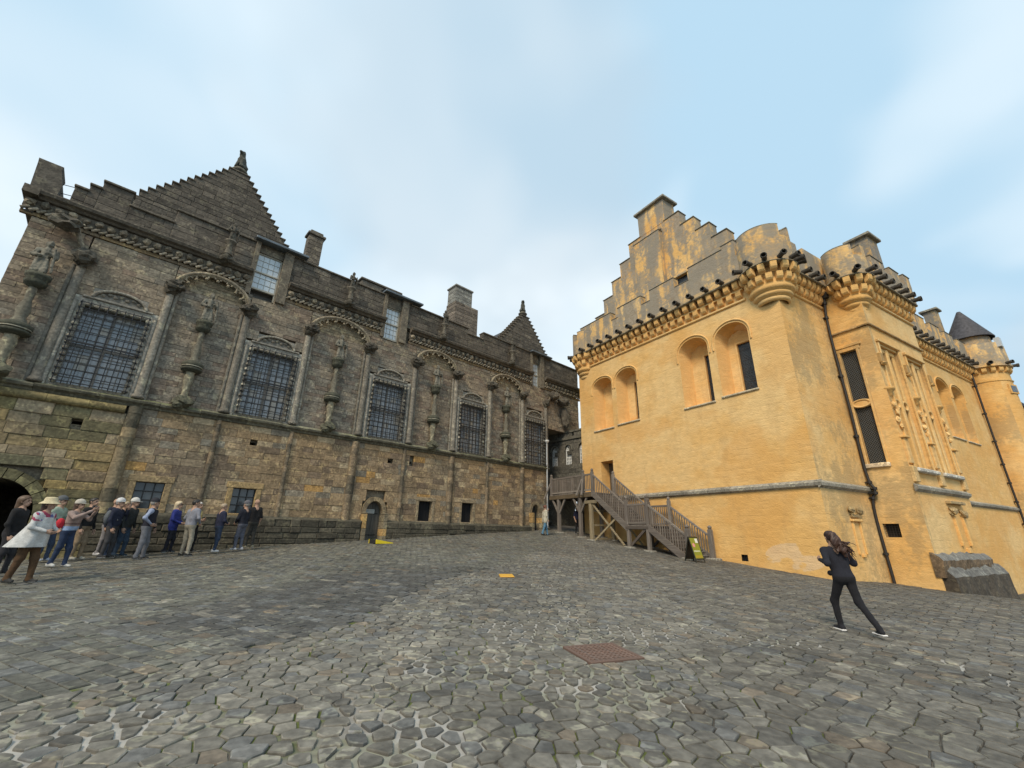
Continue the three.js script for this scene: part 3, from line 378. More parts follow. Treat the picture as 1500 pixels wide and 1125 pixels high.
// ---- big barred windows ----
WIN.forEach((c, wi) => {
  const r = rngOf(800 + wi), w = sub('window', palace); w.position.set(c, 0, 0);
  const sur = []; const grey = [.215, .206, .192];
  for (const s of [-1, 1]) { sur.push(tint(box(s > 0 ? .87 : -1.22, s > 0 ? 1.22 : -.87, 4.4, 7.82, -.3, .035), grey)); sur.push(tint(cyl([s * 1.12, 4.42, .04], [s * 1.12, 7.6, .04], .07, .07, 8), mulc(grey, .9))); for (let y = 4.62; y < 7.45; y += .235) sur.push(tint(lump([s * .93, y, .05], .09, .075, .07, 810 + Math.round(y * 10), .4, 1), mulc(r() < .3 ? [.32, .3, .26] : [.13, .12, .105], .8 + .4 * r()))); }
  sur.push(tint(box(-.87, .87, 7.5, 7.82, -.3, .035), grey)); for (let x = -.75; x < .8; x += .25) sur.push(tint(lump([x, 7.52, .06], .12, .07, .06, 830 + Math.round(x * 10), .3, 1), [.2, .19, .17])); sur.push(tint(cbox(-1.0, 1.0, 7.78, 7.86, -.1, .1, .02), [.19, .18, .165])); sur.push(tint(box(-.88, .88, 4.42, 4.56, -.5, .06), [.12, .115, .1]));
  sur.push(tint(box(-.8, .8, 7.82, 8.28, -.3, -.012), mulc(grey, .95))); part('surround', sur, M.stone, w);
  const arc = (rx, ry, n = 16) => Array.from({ length: n + 1 }, (_, j) => { const t = Math.PI * j / n; return [Math.cos(t) * rx, 7.86 + Math.sin(t) * ry]; });
  const lun = [tint(tubeG(arc(.76, .42).map(p => [...p, .06]), .06, 8, 24), [.2, .185, .165]), tint(prism(arc(.72, .38), -.1, .0), [.165, .155, .142])]; for (let k = -3; k <= 3; k++) lun.push(tint(lump([k * .17, 7.94 + .2 * Math.sqrt(1 - (k / 4.2) ** 2) * (k % 2 ? .6 : 1), .02], .07, .06, .04, 850 + k, .5, 1), [.16, .145, .125])); part('carved_pediment', lun, M.stone, w);
  // leaded sashes: each pane its own sheet, none quite in plane
  const nx = 6, ny = 10, pw = 1.76 / nx, ph = 2.94 / ny; const pg = boxUV(tint(box(-pw / 2 + .012, pw / 2 - .012, -ph / 2 + .012, ph / 2 - .012, -.003, .003), [.3, .33, .36])), pg2 = boxUV(tint(box(-pw / 2 + .012, pw / 2 - .012, -ph / 2 + .012, ph / 2 - .012, -.003, .003), [.36, .34, .3]));
  for (let i = 0; i < nx; i++) for (let j = 0; j < ny; j++) { const o = shadow(new THREE.Mesh(r() < .17 ? pg2 : pg, M.glass)); o.name = 'pane'; o.position.set(-.88 + (i + .5) * pw, 4.56 + (j + .5) * ph, -.28); o.rotation.set((r() - .5) * .05, (r() - .5) * .06, 0); w.add(o); }
  const sash = []; for (let i = 0; i <= nx; i++) sash.push(box(-.88 + i * pw - .013, -.88 + i * pw + .013, 4.56, 7.5, -.3, -.262)); for (let j = 0; j <= ny; j++) sash.push(box(-.88, .88, 4.56 + j * ph - .013, 4.56 + j * ph + .013, -.298, -.26)); sash.push(box(-.05, .05, 4.56, 7.5, -.31, -.24), box(-.88, .88, 5.98, 6.08, -.31, -.235)); part('sash', sash, M.plain, w, [.16, .155, .145]);
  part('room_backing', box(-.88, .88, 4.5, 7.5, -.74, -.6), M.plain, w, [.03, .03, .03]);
  const bars = []; for (let i = 0; i <= 8; i++) { const x = -.94 + i * 1.88 / 8; bars.push(box(x - .014, x + .014, 4.5, 7.62, .13, .158)); } for (let j = 0; j <= 13; j++) { const y = 4.6 + j * 2.95 / 13; bars.push(box(-.97, .97, y - .012, y + .012, .158, .182)); for (const s of [-1, 1]) bars.push(box(s * .97 - .013, s * .97 + .013, y - .012, y + .012, -.05, .182)); } bars.push(box(-.99, .99, 6.01, 6.07, .16, .2)); part('iron_grille', bars, M.iron, w, [.02, .021, .024]);
});
// ---- parapet (dormer) windows with lead lips ----
DORM.forEach(([a, b, y0, y1], i) => {
  const w = sub('window', palace), m = (a + b) / 2; const wh = [.42, .4, .33];
  const fr = [box(a, a + .05, y0, y1, -.28, -.16), box(b - .05, b, y0, y1, -.28, -.16), box(a, b, y1 - .05, y1, -.28, -.16), box(a, b, y0 + (i ? 0 : .38), y0 + .08 + (i ? 0 : .38), -.28, -.15), box(a, b, (y0 + y1) / 2 - .03 + (i ? 0 : .15), (y0 + y1) / 2 + .03 + (i ? 0 : .15), -.26, -.14)]; part('frame', fr, M.paint, w, wh);
  const yb = y0 + (i ? .06 : .44), n = 4, ny = 6, pg = boxUV(tint(box(-(b - a - .1) / n / 2 + .008, (b - a - .1) / n / 2 - .008, -(y1 - yb - .05) / ny / 2 + .008, (y1 - yb - .05) / ny / 2 - .008, -.003, .003), [.6, .66, .7]));
  const r = rngOf(870 + i); for (let p = 0; p < n; p++) for (let q = 0; q < ny; q++) { const o = shadow(new THREE.Mesh(pg, M.glass)); o.name = 'pane'; o.position.set(a + .05 + (p + .5) * (b - a - .1) / n, yb + (q + .5) * (y1 - yb - .05) / ny, -.22); o.rotation.set(-.03 + (r() - .5) * .03, (r() - .5) * .03, 0); w.add(o); }
  const mun = []; for (let p = 1; p < n; p++) mun.push(box(a + .05 + p * (b - a - .1) / n - .009, a + .05 + p * (b - a - .1) / n + .009, yb, y1, -.235, -.2)); for (let q = 1; q < ny; q++) mun.push(box(a, b, yb + q * (y1 - yb - .05) / ny - .009, yb + q * (y1 - yb - .05) / ny + .009, -.236, -.202)); part('glazing_bars', mun, M.paint, w, [.36, .35, .3]);
  part('blind', [box(a, b, y0, y1, -.6, -.56)], M.plain, w, [.18, .18, .17]);
  const l = a - .3, rr = b + [1.0, 1.2, 1.1][i]; part('lead_lip', [cbox(l, rr, 12.74, 12.86, -1.4, .36, .02), quads([[[l, 12.86, .34], [rr, 12.86, .34], [rr, 13.3, -1.4], [l, 13.3, -1.4]]])], M.lead, w, [.28, .33, .37]);
  part('cheek', [cbox(a - .2, a - .005, y0 - .05, 12.735, -.3, .12, .015), cbox(b + .005, b + .42, y0 - .05, 12.735, -.3, .12, .015), box(a, b, y1, 12.735, -.5, -.1)], M.stone, w, [.12, .105, .085]);
});
// ---- lower windows, openings, doors ----
LOWWIN.forEach(([a, b, y0, y1], i) => {
  const w = sub('window', palace); part('surround', [cbox(a - .2, a, y0 - .1, y1, -.2, .04, .02), cbox(b, b + .2, y0 - .1, y1, -.2, .04, .02), cbox(a - .25, b + .25, y1, y1 + .24, -.2, .045, .02), cbox(a - .2, b + .2, y0 - .16, y0, -.2, .07, .02)], M.stone, w, i ? [.25, .18, .095] : [.2, .15, .09]);
  const pg = boxUV(tint(box(-(b - a) / 6 + .012, (b - a) / 6 - .012, -(y1 - y0) / 6 + .012, (y1 - y0) / 6 - .012, -.003, .003), [.07, .085, .095])); const r = rngOf(880 + i);
  for (let p = 0; p < 3; p++) for (let q = 0; q < 3; q++) { const o = shadow(new THREE.Mesh(pg, M.glass)); o.name = 'pane'; o.position.set(a + (p + .5) * (b - a) / 3, y0 + (q + .5) * (y1 - y0) / 3, -.16); o.rotation.set((r() - .5) * .04, (r() - .5) * .05, 0); w.add(o); }
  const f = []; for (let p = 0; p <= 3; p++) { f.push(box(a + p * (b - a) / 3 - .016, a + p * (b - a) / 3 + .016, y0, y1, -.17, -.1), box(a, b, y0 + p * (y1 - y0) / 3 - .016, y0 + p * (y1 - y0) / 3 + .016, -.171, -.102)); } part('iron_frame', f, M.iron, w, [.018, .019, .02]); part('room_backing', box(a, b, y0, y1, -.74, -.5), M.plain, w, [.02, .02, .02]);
});
SHUT.forEach(([a, b, y0, y1]) => { const w = sub('shuttered_window', palace); part('surround', [cbox(a - .16, a, y0 - .05, y1, -.3, .03, .02), cbox(b, b + .16, y0 - .05, y1, -.3, .03, .02), cbox(a - .22, b + .22, y1, y1 + .2, -.3, .035, .02), cbox(a - .1, b + .1, y0 - .1, y0, -.3, .08, .02)], M.stone, w, [.19, .155, .11]); part('shutter', [box(a, b, y0, y1, -.28, -.24), ...[1, 2, 3].map(k => box(a + k * (b - a) / 4 - .008, a + k * (b - a) / 4 + .008, y0, y1, -.24, -.23))], M.plain, w, [.006, .007, .009]); });
function archDoor(x0, x1, yb, ys, top, col, plate) {
  const d = sub('door', palace), c = (x0 + x1) / 2, w = (x1 - x0) / 2; const arc = (k, n = 14) => Array.from({ length: n + 1 }, (_, j) => { const t = Math.PI * j / n; return [c + Math.cos(t) * (w + k), ys + Math.sin(t) * (top - ys + k)]; });
  const ar = []; const o = arc(.2), q = arc(0); const r = rngOf(890); for (let j = 0; j + 1 < o.length; j += 2) { const P = [q[j], o[j], o[j + 1], o[j + 2], q[j + 2], q[j + 1]]; ar.push(tint(prism(P, -.3, .06 + r() * .02), mulc([.19, .15, .1], .75 + .5 * r()))); } for (const s of [-1, 1]) for (let y = yb; y < ys - .02; y += .33) ar.push(tint(cbox(s > 0 ? x1 : x0 - .2, s > 0 ? x1 + .2 : x0, y, Math.min(y + .322, ys), -.3, .3, .015), mulc(r() < .25 ? [.3, .2, .09] : [.17, .145, .105], .8 + .4 * r()))); part('surround', ar, M.stone, d);
  part('leaf', [...[0, 1, 2, 3].map(k => { const a = x0 + k * (x1 - x0) / 4, b = a + (x1 - x0) / 4, f = x => ys + (top - ys) * Math.sqrt(Math.max(0, 1 - ((x - c) / w) ** 2)); return tint(prism([[a + .004, yb], [b - .004, yb], [b - .004, f(b)], [(a + b) / 2, f((a + b) / 2)], [a + .004, f(a)]], -.3, -.24), mulc(col, .9 + .15 * (k % 2))); })], M.wood, d);
  part('iron_hinge', [box(x0 + .05, x1 - .12, yb + .35, yb + .4, -.24, -.225), box(x0 + .05, x1 - .12, ys - .05, ys, -.24, -.225)], M.iron, d, [.02, .02, .02]); if (plate) { part('notice', [box(c - .3, c + .14, ys - .02, ys + .17, -.235, -.22)], M.paint, d, [.36, .38, .36]); part('notice_lettering', [...[0, 1].flatMap(k => [0, 1, 2, 3, 4].map(j => box(c - .27 + j * .078, c - .27 + j * .078 + .05, ys + .1 - k * .07, ys + .125 - k * .07, -.22, -.217)))], M.paint, d, [.1, .11, .11]); }
}
archDoor(9.45, 10.32, -.55, .84, 1.4, [.105, .105, .1], true); archDoor(20.9, 21.6, .02, 1.3, 1.86, [.05, .052, .05]);
{ // vaulted cart arch at the near end
  const a = sub('archway', palace), c = -2.5, n = 11, r = rngOf(895); for (const [ri, ro, z, k] of [[1.05, 1.24, .06, 1], [1.24, 1.36, .02, .8]]) for (let j = 0; j < n; j++) { const t0 = Math.PI * j / n + .01, t1 = Math.PI * (j + 1) / n - .01, P = [[ri, t0], [ro, t0], [ro, (t0 + t1) / 2], [ro, t1], [ri, t1], [ri, (t0 + t1) / 2]].map(([q, t]) => [c + Math.cos(t) * q, .32 + Math.sin(t) * q]); part('voussoir', prism(P, -.4, z), M.stone, a, mulc([.125, .115, .065], k * (.75 + .5 * r()))); }
  for (const s of [-1, 1]) for (let y = -1.5; y < .3; y += .36) part('jamb_stone', cbox(c + (s > 0 ? 1.05 : -1.36), c + (s > 0 ? 1.36 : -1.05), y, Math.min(y + .352, .32), -.4, .05, .015), M.stone, a, mulc([.125, .112, .068], .75 + .5 * r()));
  const arc = Array.from({ length: 17 }, (_, j) => [c + Math.cos(Math.PI * j / 16) * 1.05, .32 + Math.sin(Math.PI * j / 16) * 1.05]); part('tunnel', [loft(arc.map(p => [...p, -.4]), arc.map(p => [...p, -6])), quads([[[c + 1.05, -2, -.4], [c + 1.05, .32, -.4], [c + 1.05, .32, -6], [c + 1.05, -2, -6]], [[c - 1.05, .32, -.4], [c - 1.05, -2, -.4], [c - 1.05, -2, -6], [c - 1.05, .32, -6]], [[c - 1.1, -2, -6], [c + 1.1, -2, -6], [c + 1.1, 1.4, -6], [c - 1.1, 1.4, -6]]])], M.stone, a, [.07, .062, .05]);
  const sp = []; for (const s of [-1, 1]) { const P = [[c + s * 1.05, 1.37]]; for (let j = 0; j <= 8; j++) { const t = Math.PI / 2 * j / 8; P.push([c + s * Math.sin(t) * 1.06, .32 + Math.cos(t) * 1.06]); } sp.push(prism(P, -.75, -.2)); } part('spandrel', sp, M.stone, a, [.15, .12, .06]);
}
// ---- chimneys, ridge stack, corner stub, rails ----
function chimneyStones(parent, x0, x1, y0, y1, z0, z1, col, seed) { const r = rngOf(seed); part('shaft', [box(x0 + .02, x1 - .02, y0, y1, z0 + .02, z1 - .02)], M.stone, parent, mulc(col, .7)); for (let y = y0; y < y1 - .05; y += .3) { const e = Math.min(y + .292, y1), k = r() * .3 + .35, m = lerp(x0, x1, k); for (const [a, b] of [[x0, m - .004], [m + .004, x1]]) part('stone', cbox(a, b, y, e, z0, z1, .015), M.stone, parent, mulc(col, .75 + .5 * r())); } }
{ let c = sub('chimney', palace); chimneyStones(c, 5.5, 6.35, 12.6, 17.2, -4.6, -4, [.11, .095, .08], 901); part('cap', [cbox(5.4, 6.45, 17.2, 17.36, -4.7, -3.9, .03), cbox(5.55, 6.3, 17.36, 17.6, -4.55, -4.05, .03)], M.stone, c, [.1, .09, .078]);
  c = sub('chimney', palace); chimneyStones(c, 15.85, 18.0, 12.6, 16.4, -4.2, -3, [.125, .105, .09], 903); chimneyStones(c, 15.85, 17.4, 16.4, 17.7, -4.1, -3.05, [.17, .17, .165], 905); part('cap', [cbox(15.78, 17.47, 17.7, 17.85, -4.2, -2.98, .03)], M.stone, c, [.17, .165, .155]);
  c = sub('ridge_stack', palace); part('base', [cbox(9.1, 11.9, 14.4, 15.6, -4.9, -4, .03), cbox(9.0, 12.0, 15.6, 15.74, -5, -3.9, .03)], M.stone, c, [.1, .09, .078]); [9.4, 10.2, 11.0, 11.6].forEach((x, i) => part('pot', [lathe([[.16, 0], [.14, .1], [.11, .22], [.13, .26], [.08, .26], [.08, .05]], 10, [x, 15.74, -4.45])], M.stone, c, i % 2 ? [.16, .15, .13] : [.08, .07, .06]));
  c = sub('corner_stub', palace); part('stub', [prism([[-4.55, 11.2], [-3.92, 11.2], [-3.86, 12.1], [-4.05, 12.75], [-4.02, 12.9], [-4.68, 12.9], [-4.66, 12.72]], -1.7, -.6)], M.stone, c, [.085, .076, .066]);
  const rl = sub('parapet_railing', palace); part('rail', [cyl([-3.95, 12.35, -.9], [-3.3, 12.35, -.7], .014), cyl([-3.95, 11.95, -.9], [-3.3, 11.95, -.7], .014)], M.iron, rl, [.05, .05, .05]);
  part('downpipe', [tint(cyl([22.3, .2, .16], [22.3, 6.1, .16], .055, .055, 10), [.42, .44, .45]), tint(lathe([[.06, 0], [.16, .12], [.17, .24], [0, .24]], 10, [22.3, 6.1, .16]), [.5, .51, .5]), ...[1.4, 3.0, 4.6].map(y => tint(cyl([22.3, y, .16], [22.3, y + .07, .16], .075, .075, 10), [.4, .41, .42]))], M.paint, palace);
}
// ---- statues ----
const statueG = (() => { // robed figure about 1.25 m tall, worn
  const B = [bone([0, .1, 0], [0, .62, 0], .15, .11), bone([0, .6, 0], [0, .88, 0], .12, .13), bone([-.17, .9, 0], [.17, .9, 0], .08, .08), bone([-.2, .88, .02], [-.26, .66, .06], .075, .065), bone([-.26, .66, .06], [-.08, .62, .17], .06, .055), bone([.2, .88, .02], [.25, .64, .05], .075, .065), bone([.25, .64, .05], [.12, .74, .2], .06, .055), bone([0, .94, 0], [0, 1.05, .01], .07, .065), bone([0, 1.12, .02], [0, 1.17, .02], .105, .1), bone([-.11, .06, .06], [-.1, .5, .08], .09, .07), bone([.11, .06, .07], [.08, .5, .05], .09, .065), bone([.3, .05, .12], [.22, .95, .16], .035, .03), bone([0, 1.24, 0], [0, 1.3, 0], .08, .04)];
  return nets((x, y, z) => { let d = 9; for (const b of B) d = smin(d, capD(x, y, z, b), .03); return d + (fbm(x * 22 + 5, y * 8 + z * 22 + 5, 2, 77) - .5) * .05; }, [-.48, -.06, -.34], [.48, 1.42, .38], .021);
})();
const lionG = (() => { const B = [bone([0, .18, -.1], [0, .55, .05], .19, .15), bone([0, .55, .05], [0, .78, .1], .14, .12), bone([0, .86, .16], [0, .84, .28], .12, .07), bone([-.1, .5, .12], [-.1, .08, .2], .065, .06), bone([.1, .5, .12], [.1, .08, .2], .065, .06), bone([-.14, .2, -.1], [-.16, .07, .12], .12, .07), bone([.14, .2, -.1], [.16, .07, .12], .12, .07), bone([0, .1, -.25], [.12, .4, -.3], .045, .035), bone([-.07, .96, .12], [-.09, 1.0, .1], .035, .02), bone([.07, .96, .12], [.09, 1.0, .1], .035, .02)]; return nets((x, y, z) => { let d = 9; for (const b of B) d = smin(d, capD(x, y, z, b), .07); return d + (fbm(x * 12 + 5, y * 9 + z * 12 + 5, 2, 78) - .5) * .04; }, [-.4, -.06, -.46], [.4, 1.12, .46], .03); })();
const palAt = (x, y, z) => palace.position.clone().add(V3(x, y, z).applyAxisAngle(UPV, palTurn)).toArray();
const stCol = [.105, .1, .086];
{
  const s = thing('niche_statue', 'robed stone figure on ringed baluster column in the niche between the two nearest-archway barred windows', 'statue', palAt(1.42, 4.36, .1), palTurn, 'statues on columns along the palace wall');
  part('figure', [xf(statueG, TM(0, 3.72, .06, .1))], M.stone, s, (x, y, z) => mulc(stCol, .7 + 1.1 * fbm(x * 6 + 4, y * 5 + z * 4, 3, 88)));
  part('capital', [lathe([[.1, 3.2], [.24, 3.3], [.27, 3.42], [.22, 3.5], [.29, 3.58], [.3, 3.7], [.0, 3.72]], 14)], M.stone, s, [.05, .052, .04]);
  part('baluster', [tint(lathe([[.18, 1.9], [.18, 1.98], [.12, 2.1], [.17, 2.35], [.09, 2.75], [.11, 3.05], [.1, 3.2]], 14), [.12, .112, .092])], M.stone, s);
  part('ring', [tint(lathe([[.16, 1.45], [.34, 1.52], [.36, 1.6], [.3, 1.66], [.36, 1.72], [.36, 1.82], [.25, 1.9], [.16, 1.92]], 18), [.05, .052, .04]), tint(lathe([[.34, 1.655], [.365, 1.67], [.34, 1.7]], 18), [.25, .24, .2])], M.stone, s);
  part('lower_shaft', [tint(lathe([[.1, .42], [.15, .48], [.1, .58], [.13, .9], [.17, 1.2], [.14, 1.42], [.17, 1.46]], 14), (x, y, z) => mulc([.19, .175, .135], .6 + .9 * fbm(x * 9 + 3, y * 6 + z * 7, 3, 90)))], M.stone, s);
  part('carved_corbel', [lump([0, .22, .1], .32, .24, .26, 950, .5), lump([-.12, .05, .16], .18, .14, .18, 951, .5)], M.stone, s, [.075, .075, .055]);
  const G = 'statues on columns along the palace wall';
  dup(s, palAt(7.0, 4.36, .1), palTurn + .02, 'slim robed stone figure on baluster column beyond the second barred window from the archway', G); dup(s, palAt(12.78, 4.36, .1), palTurn - .02, 'robed stone figure on baluster column above the first dark shuttered opening', G); dup(s, palAt(18.38, 4.36, .1), palTurn, 'robed stone figure on baluster column in the niche farthest from the archway', G);
  const big = dup(s, palAt(-3.32, 4.3, .32), palTurn - .35, 'stone figure on thick ringed column at the palace corner above the archway', G); big.scale.set(1.1, 1, 1.1);
  const p = thing('parapet_statue', 'small stone figure on short column before the parapet beside the tall open dormer window', 'statue', palAt(1.5, 10.98, .42), palTurn, 'small figures on the palace parapet');
  part('figure', [xf(statueG, TM(0, 1.0, 0, .3, .72))], M.stone, p, [.07, .064, .054]); part('column', [lathe([[.1, .22], [.2, .26], [.14, .34], [.11, .6], [.13, .82], [.22, .9], [.22, .98], [0, 1.0]], 12)], M.stone, p, [.1, .09, .075]); part('carved_corbel', [lump([0, .08, -.02], .26, .2, .26, 960, .5)], M.stone, p, [.06, .055, .045]);
  const H = 'small figures on the palace parapet'; dup(p, palAt(6.98, 11.02, .42), palTurn, 'small stone figure on short column before the parapet between the first and second dormers', H); dup(p, palAt(12.85, 11.05, .42), palTurn, 'small stone figure on parapet column just before the broad two-step chimney', H); dup(p, palAt(18.55, 11.05, .42), palTurn, 'small stone figure on parapet column below the far crow-stepped gable', H);
  const f = thing('gable_finial', 'seated stone beast on pedestal crowning the large near crow-stepped gable', 'finial', palAt(1.2, 16.55, -1.4), palTurn, 'beasts on the gable tops');
  part('beast', [xf(lionG, TM(0, .62, 0, -.7, 1.05))], M.stone, f, [.06, .062, .055]); part('pedestal', [cbox(-.27, .27, -.05, .22, -.27, .27, .02), lathe([[.18, .2], [.2, .26], [.34, .4], [.36, .48], [.26, .56], [.24, .63], [0, .64]], 14)], M.stone, f, [.08, .074, .062]);
  dup(f, palAt(21.3, 16.25, -1.4), palTurn, 'seated stone beast on pedestal crowning the smaller far gable', 'beasts on the gable tops');
}
// ---- gallery joining palace and hall ----
{
  const g = thing('link_gallery', 'dark stone gallery with white traceried gothic windows above the passage between the buildings', 'gallery', palPos, palTurn);
  const X = 24.6, WC = [-1.12, .23, 1.53], hs = [[-1.7, 1.3, -2, 2.75], ...WC.map(c => [c - .3, c + .3, 4.88, 6.28])], W = []; // coordinates: (z, y) on the plane x = X
  const P = (a, b, c, d, x0, x1) => box(x0, x1, c, d, a, b);
  fillAround(-3.4, 2.3, -1.5, 6.95, hs, (a, b, c, d) => W.push(P(a, b, c, d, X, X + .5))); W.push(P(-3.4, 2.3, 2.8, 3.1, X + .5, X + 3), P(-3.4, 2.3, 6.8, 7.0, X + .5, X + 3), P(-3.4, -1.7, -1.5, 2.8, X + .5, X + 3), P(1.3, 2.3, -1.5, 2.8, X + .5, X + 3), P(-3.4, 2.3, 2.9, 6.8, X + 2.7, X + 3.0));
  part('wall', W, M.stone, g, [.085, .078, .068]);
  const r = rngOf(970), st = []; for (let y = -.6; y < 6.7; y += .27) for (let z = -3.3; z < 2.2; ) { const l = lerp(.35, .75, r()), e = Math.min(z + l, 2.28); if (!hs.some(h => h[0] < e + .02 && h[1] > z - .02 && h[2] < y + .27 && h[3] > y)) { const q = stoneG(-e + .006, -z - .006, y, y + .262, -.02, .02 + r() * .02, .012, r); q.rotateY(-Math.PI / 2); q.applyMatrix4(TM(X, 0, 0)); const bb = q; st.push(tint(bb, mulc([.085, .08, .07], .65 + .7 * r()))); } z = e; if (e >= 2.2) break; } 
  const fs = part('facing_stones', st.map(q => { q.scale(1, 1, 1); return q; }), M.stone, g); fs.userData.kind = 'stuff';
  part('cornice', [P(-3.4, 2.3, 6.72, 6.9, X - .12, X + .1), P(-3.4, 2.3, 7.26, 7.4, X - .08, X + .3)], M.stone, g, [.1, .094, .08]); [-3.4, -2, -.6, .8].forEach(z => part('parapet_block', [P(z + .02, z + 1.2, 6.9, 7.26, X - .02, X + .3)], M.stone, g, mulc([.085, .08, .07], .8 + .4 * r())));
  for (const c of WC) { const w = sub('window', g); const tr = []; for (let k = -2; k <= 2; k++) { const h = 1.4 - Math.abs(k) * .13; tr.push(P(c + k * .14 - .026, c + k * .14 + .026, 4.88, 4.88 + h, X + .1, X + .15)); } for (let k = 0; k < 5; k++) tr.push(P(c - .29, c + .29, 4.88 + k * .265 - .022, 4.88 + k * .265 + .022, X + .101, X + .148)); const ar = []; for (let j = 0; j <= 12; j++) { const t = Math.PI * j / 12; ar.push([X + .12, 5.92 + Math.sin(t) * .34, c + Math.cos(t) * .27]); } tr.push(tubeG(ar, .035, 6, 16)); for (const s of [-1, 1]) tr.push(tubeG([[X + .12, 5.82, c + s * .13], [X + .12, 6.02, c + s * .07], [X + .12, 6.18, c]], .014, 5, 8)); part('white_tracery', tr, M.paint, w, [.8, .81, .78]);
    part('glass', [P(c - .3, c + .3, 4.88, 6.28, X + .16, X + .17)], M.darkglass, w, [.02, .022, .025]); const hd = []; for (let j = 0; j <= 12; j++) { const t = Math.PI * j / 12; hd.push([X - .03, 5.94 + Math.sin(t) * .44, c + Math.cos(t) * .37]); } part('hood_mould', [tubeG(hd, .045, 6, 16)], M.stone, w, [.12, .112, .095]);
    for (const s of [-1, 1]) part('spandrel', [quads([[[X + .04, 6.3, c + s * .29], [X + .04, 5.98, c + s * .29], [X + .04, 6.18, c + s * .2]], [[X + .04, 6.3, c + s * .29], [X + .04, 6.18, c + s * .2], [X + .04, 6.3, c + s * .06]]])], M.stone, w, [.085, .078, .068]); }
}
// =====================================================================
// GREAT HALL (gable frame: x runs left of the corner as negative, y above the eye, z outwards)
// =====================================================================
const hallTurn = -57 * Math.PI / 180, hallPos = [COR[0], EYE, -COR[1]];
const hall = thing('great_hall', 'tall ochre limewashed hall with crow-stepped gable, corbelled battlements and oriel bay', 'hall', hallPos, hallTurn);
const MS = new THREE.Matrix4().makeRotationY((29.5 + 57) * Math.PI / 180);      // side wall frame: x along the side, z outwards
const sideSub = (name, parent = hall) => { const o = sub(name, parent); o.applyMatrix4(MS); return o; };
function limeTex(side) {
  const S = 32, t = dataTex(1024, 1024, (u, v) => {
    const x = u * S - 18, y = v * S - 4; const a = fbm(x * .22 + 5, y * .3 + 2, 4, side ? 401 : 411), b = fbm(x * 1.1, y * 1.6, 4, 403), f = fbm(x * 5, y * 7, 3, 405);
    let c = mixc([.76, .455, .155], [.81, .555, .25], sstep(.3, .7, a * .6 + b * .4)); c = mulc(c, .86 + .26 * f);
    const deep = sstep(.53, .64, fbm(x * .35 + 11, y * .5 + 7, 4, 407) + (y < 2.1 ? .07 : 0)); c = mixc(c, [.70, .35, .085], deep * .34);
    if (!side) { const w = sstep(.56, .62, fbm(x * 1.3 + 2, y * 2.2, 4, 409) + .16 * (1 - Math.hypot((x + 1.7) / 1.6, (y + .75) / .5))); c = mixc(c, [.74, .68, .58], w * .3 * (Math.hypot((x + 1.5) / 1.1, (y + .75) / .5) < 1.1 ? 1 : 0)); }
    const st = fbm(x * 3.2 + b, y * .42, 4, 421), g2 = fbm(x * 1.2, y * 1.2, 3, 423); const sp = fbm(x * 9, y * 9, 2, 425);
    if (y > 12.6) { const k = sstep(.38, .62, st * .7 + g2 * .22 + f * .08 + (sp - .5) * .2 + (y < 15.3 ? .12 : .05)) * (y > 12.95 ? 1 : .5); c = mixc(c, mixc([.17, .155, .13], [.34, .315, .27], sp), k * .85); const gr = sstep(.42, .68, g2 + (sp - .5) * .35 + (x > -1.9 && !side ? .1 : 0)); c = mixc(c, [.27, .24, .19], gr * .7); }
    else { const drip = sstep(.56, .74, st + (sp - .5) * .2); c = mixc(c, [.42, .27, .12], drip * .15); }
    if (side && x > -.4 && x < 4.6 && y < 11.5) { const k = sstep(.40, .66, fbm(x * .9 + 3, y * .5, 4, 431) + (sp - .5) * .35); c = mixc(c, mixc([.25, .195, .115], [.36, .27, .14], sp), k * .5); }
    const lineY = y * 3.1 + (b - .5) * .8, fr = Math.abs(lineY - Math.round(lineY)); c = mulc(c, 1 - .07 * (1 - sstep(0, .14, fr)) * sstep(.4, .6, f));
    return c.map(l2s);
  }, [S, S]); t.offset.set(18 / S, 4 / S); return t;
}
const LG = mat({ map: limeTex(false), bumpMap: T.harlB, bumpScale: .02, roughness: .95 }), LS = mat({ map: limeTex(true), bumpMap: T.harlB, bumpScale: .02, roughness: .95 });
const GREY = [.23, .215, .19];
const archPts = (x0, x1, y0, ys, top, n = 14) => { const c = (x0 + x1) / 2, w = (x1 - x0) / 2, P = [[x0, y0]]; for (let j = 0; j <= n; j++) { const t = Math.PI * (1 - j / n); P.push([c + Math.cos(t) * w, ys + Math.sin(t) * (top - ys)]); } P.push([x1, y0]); return P; };
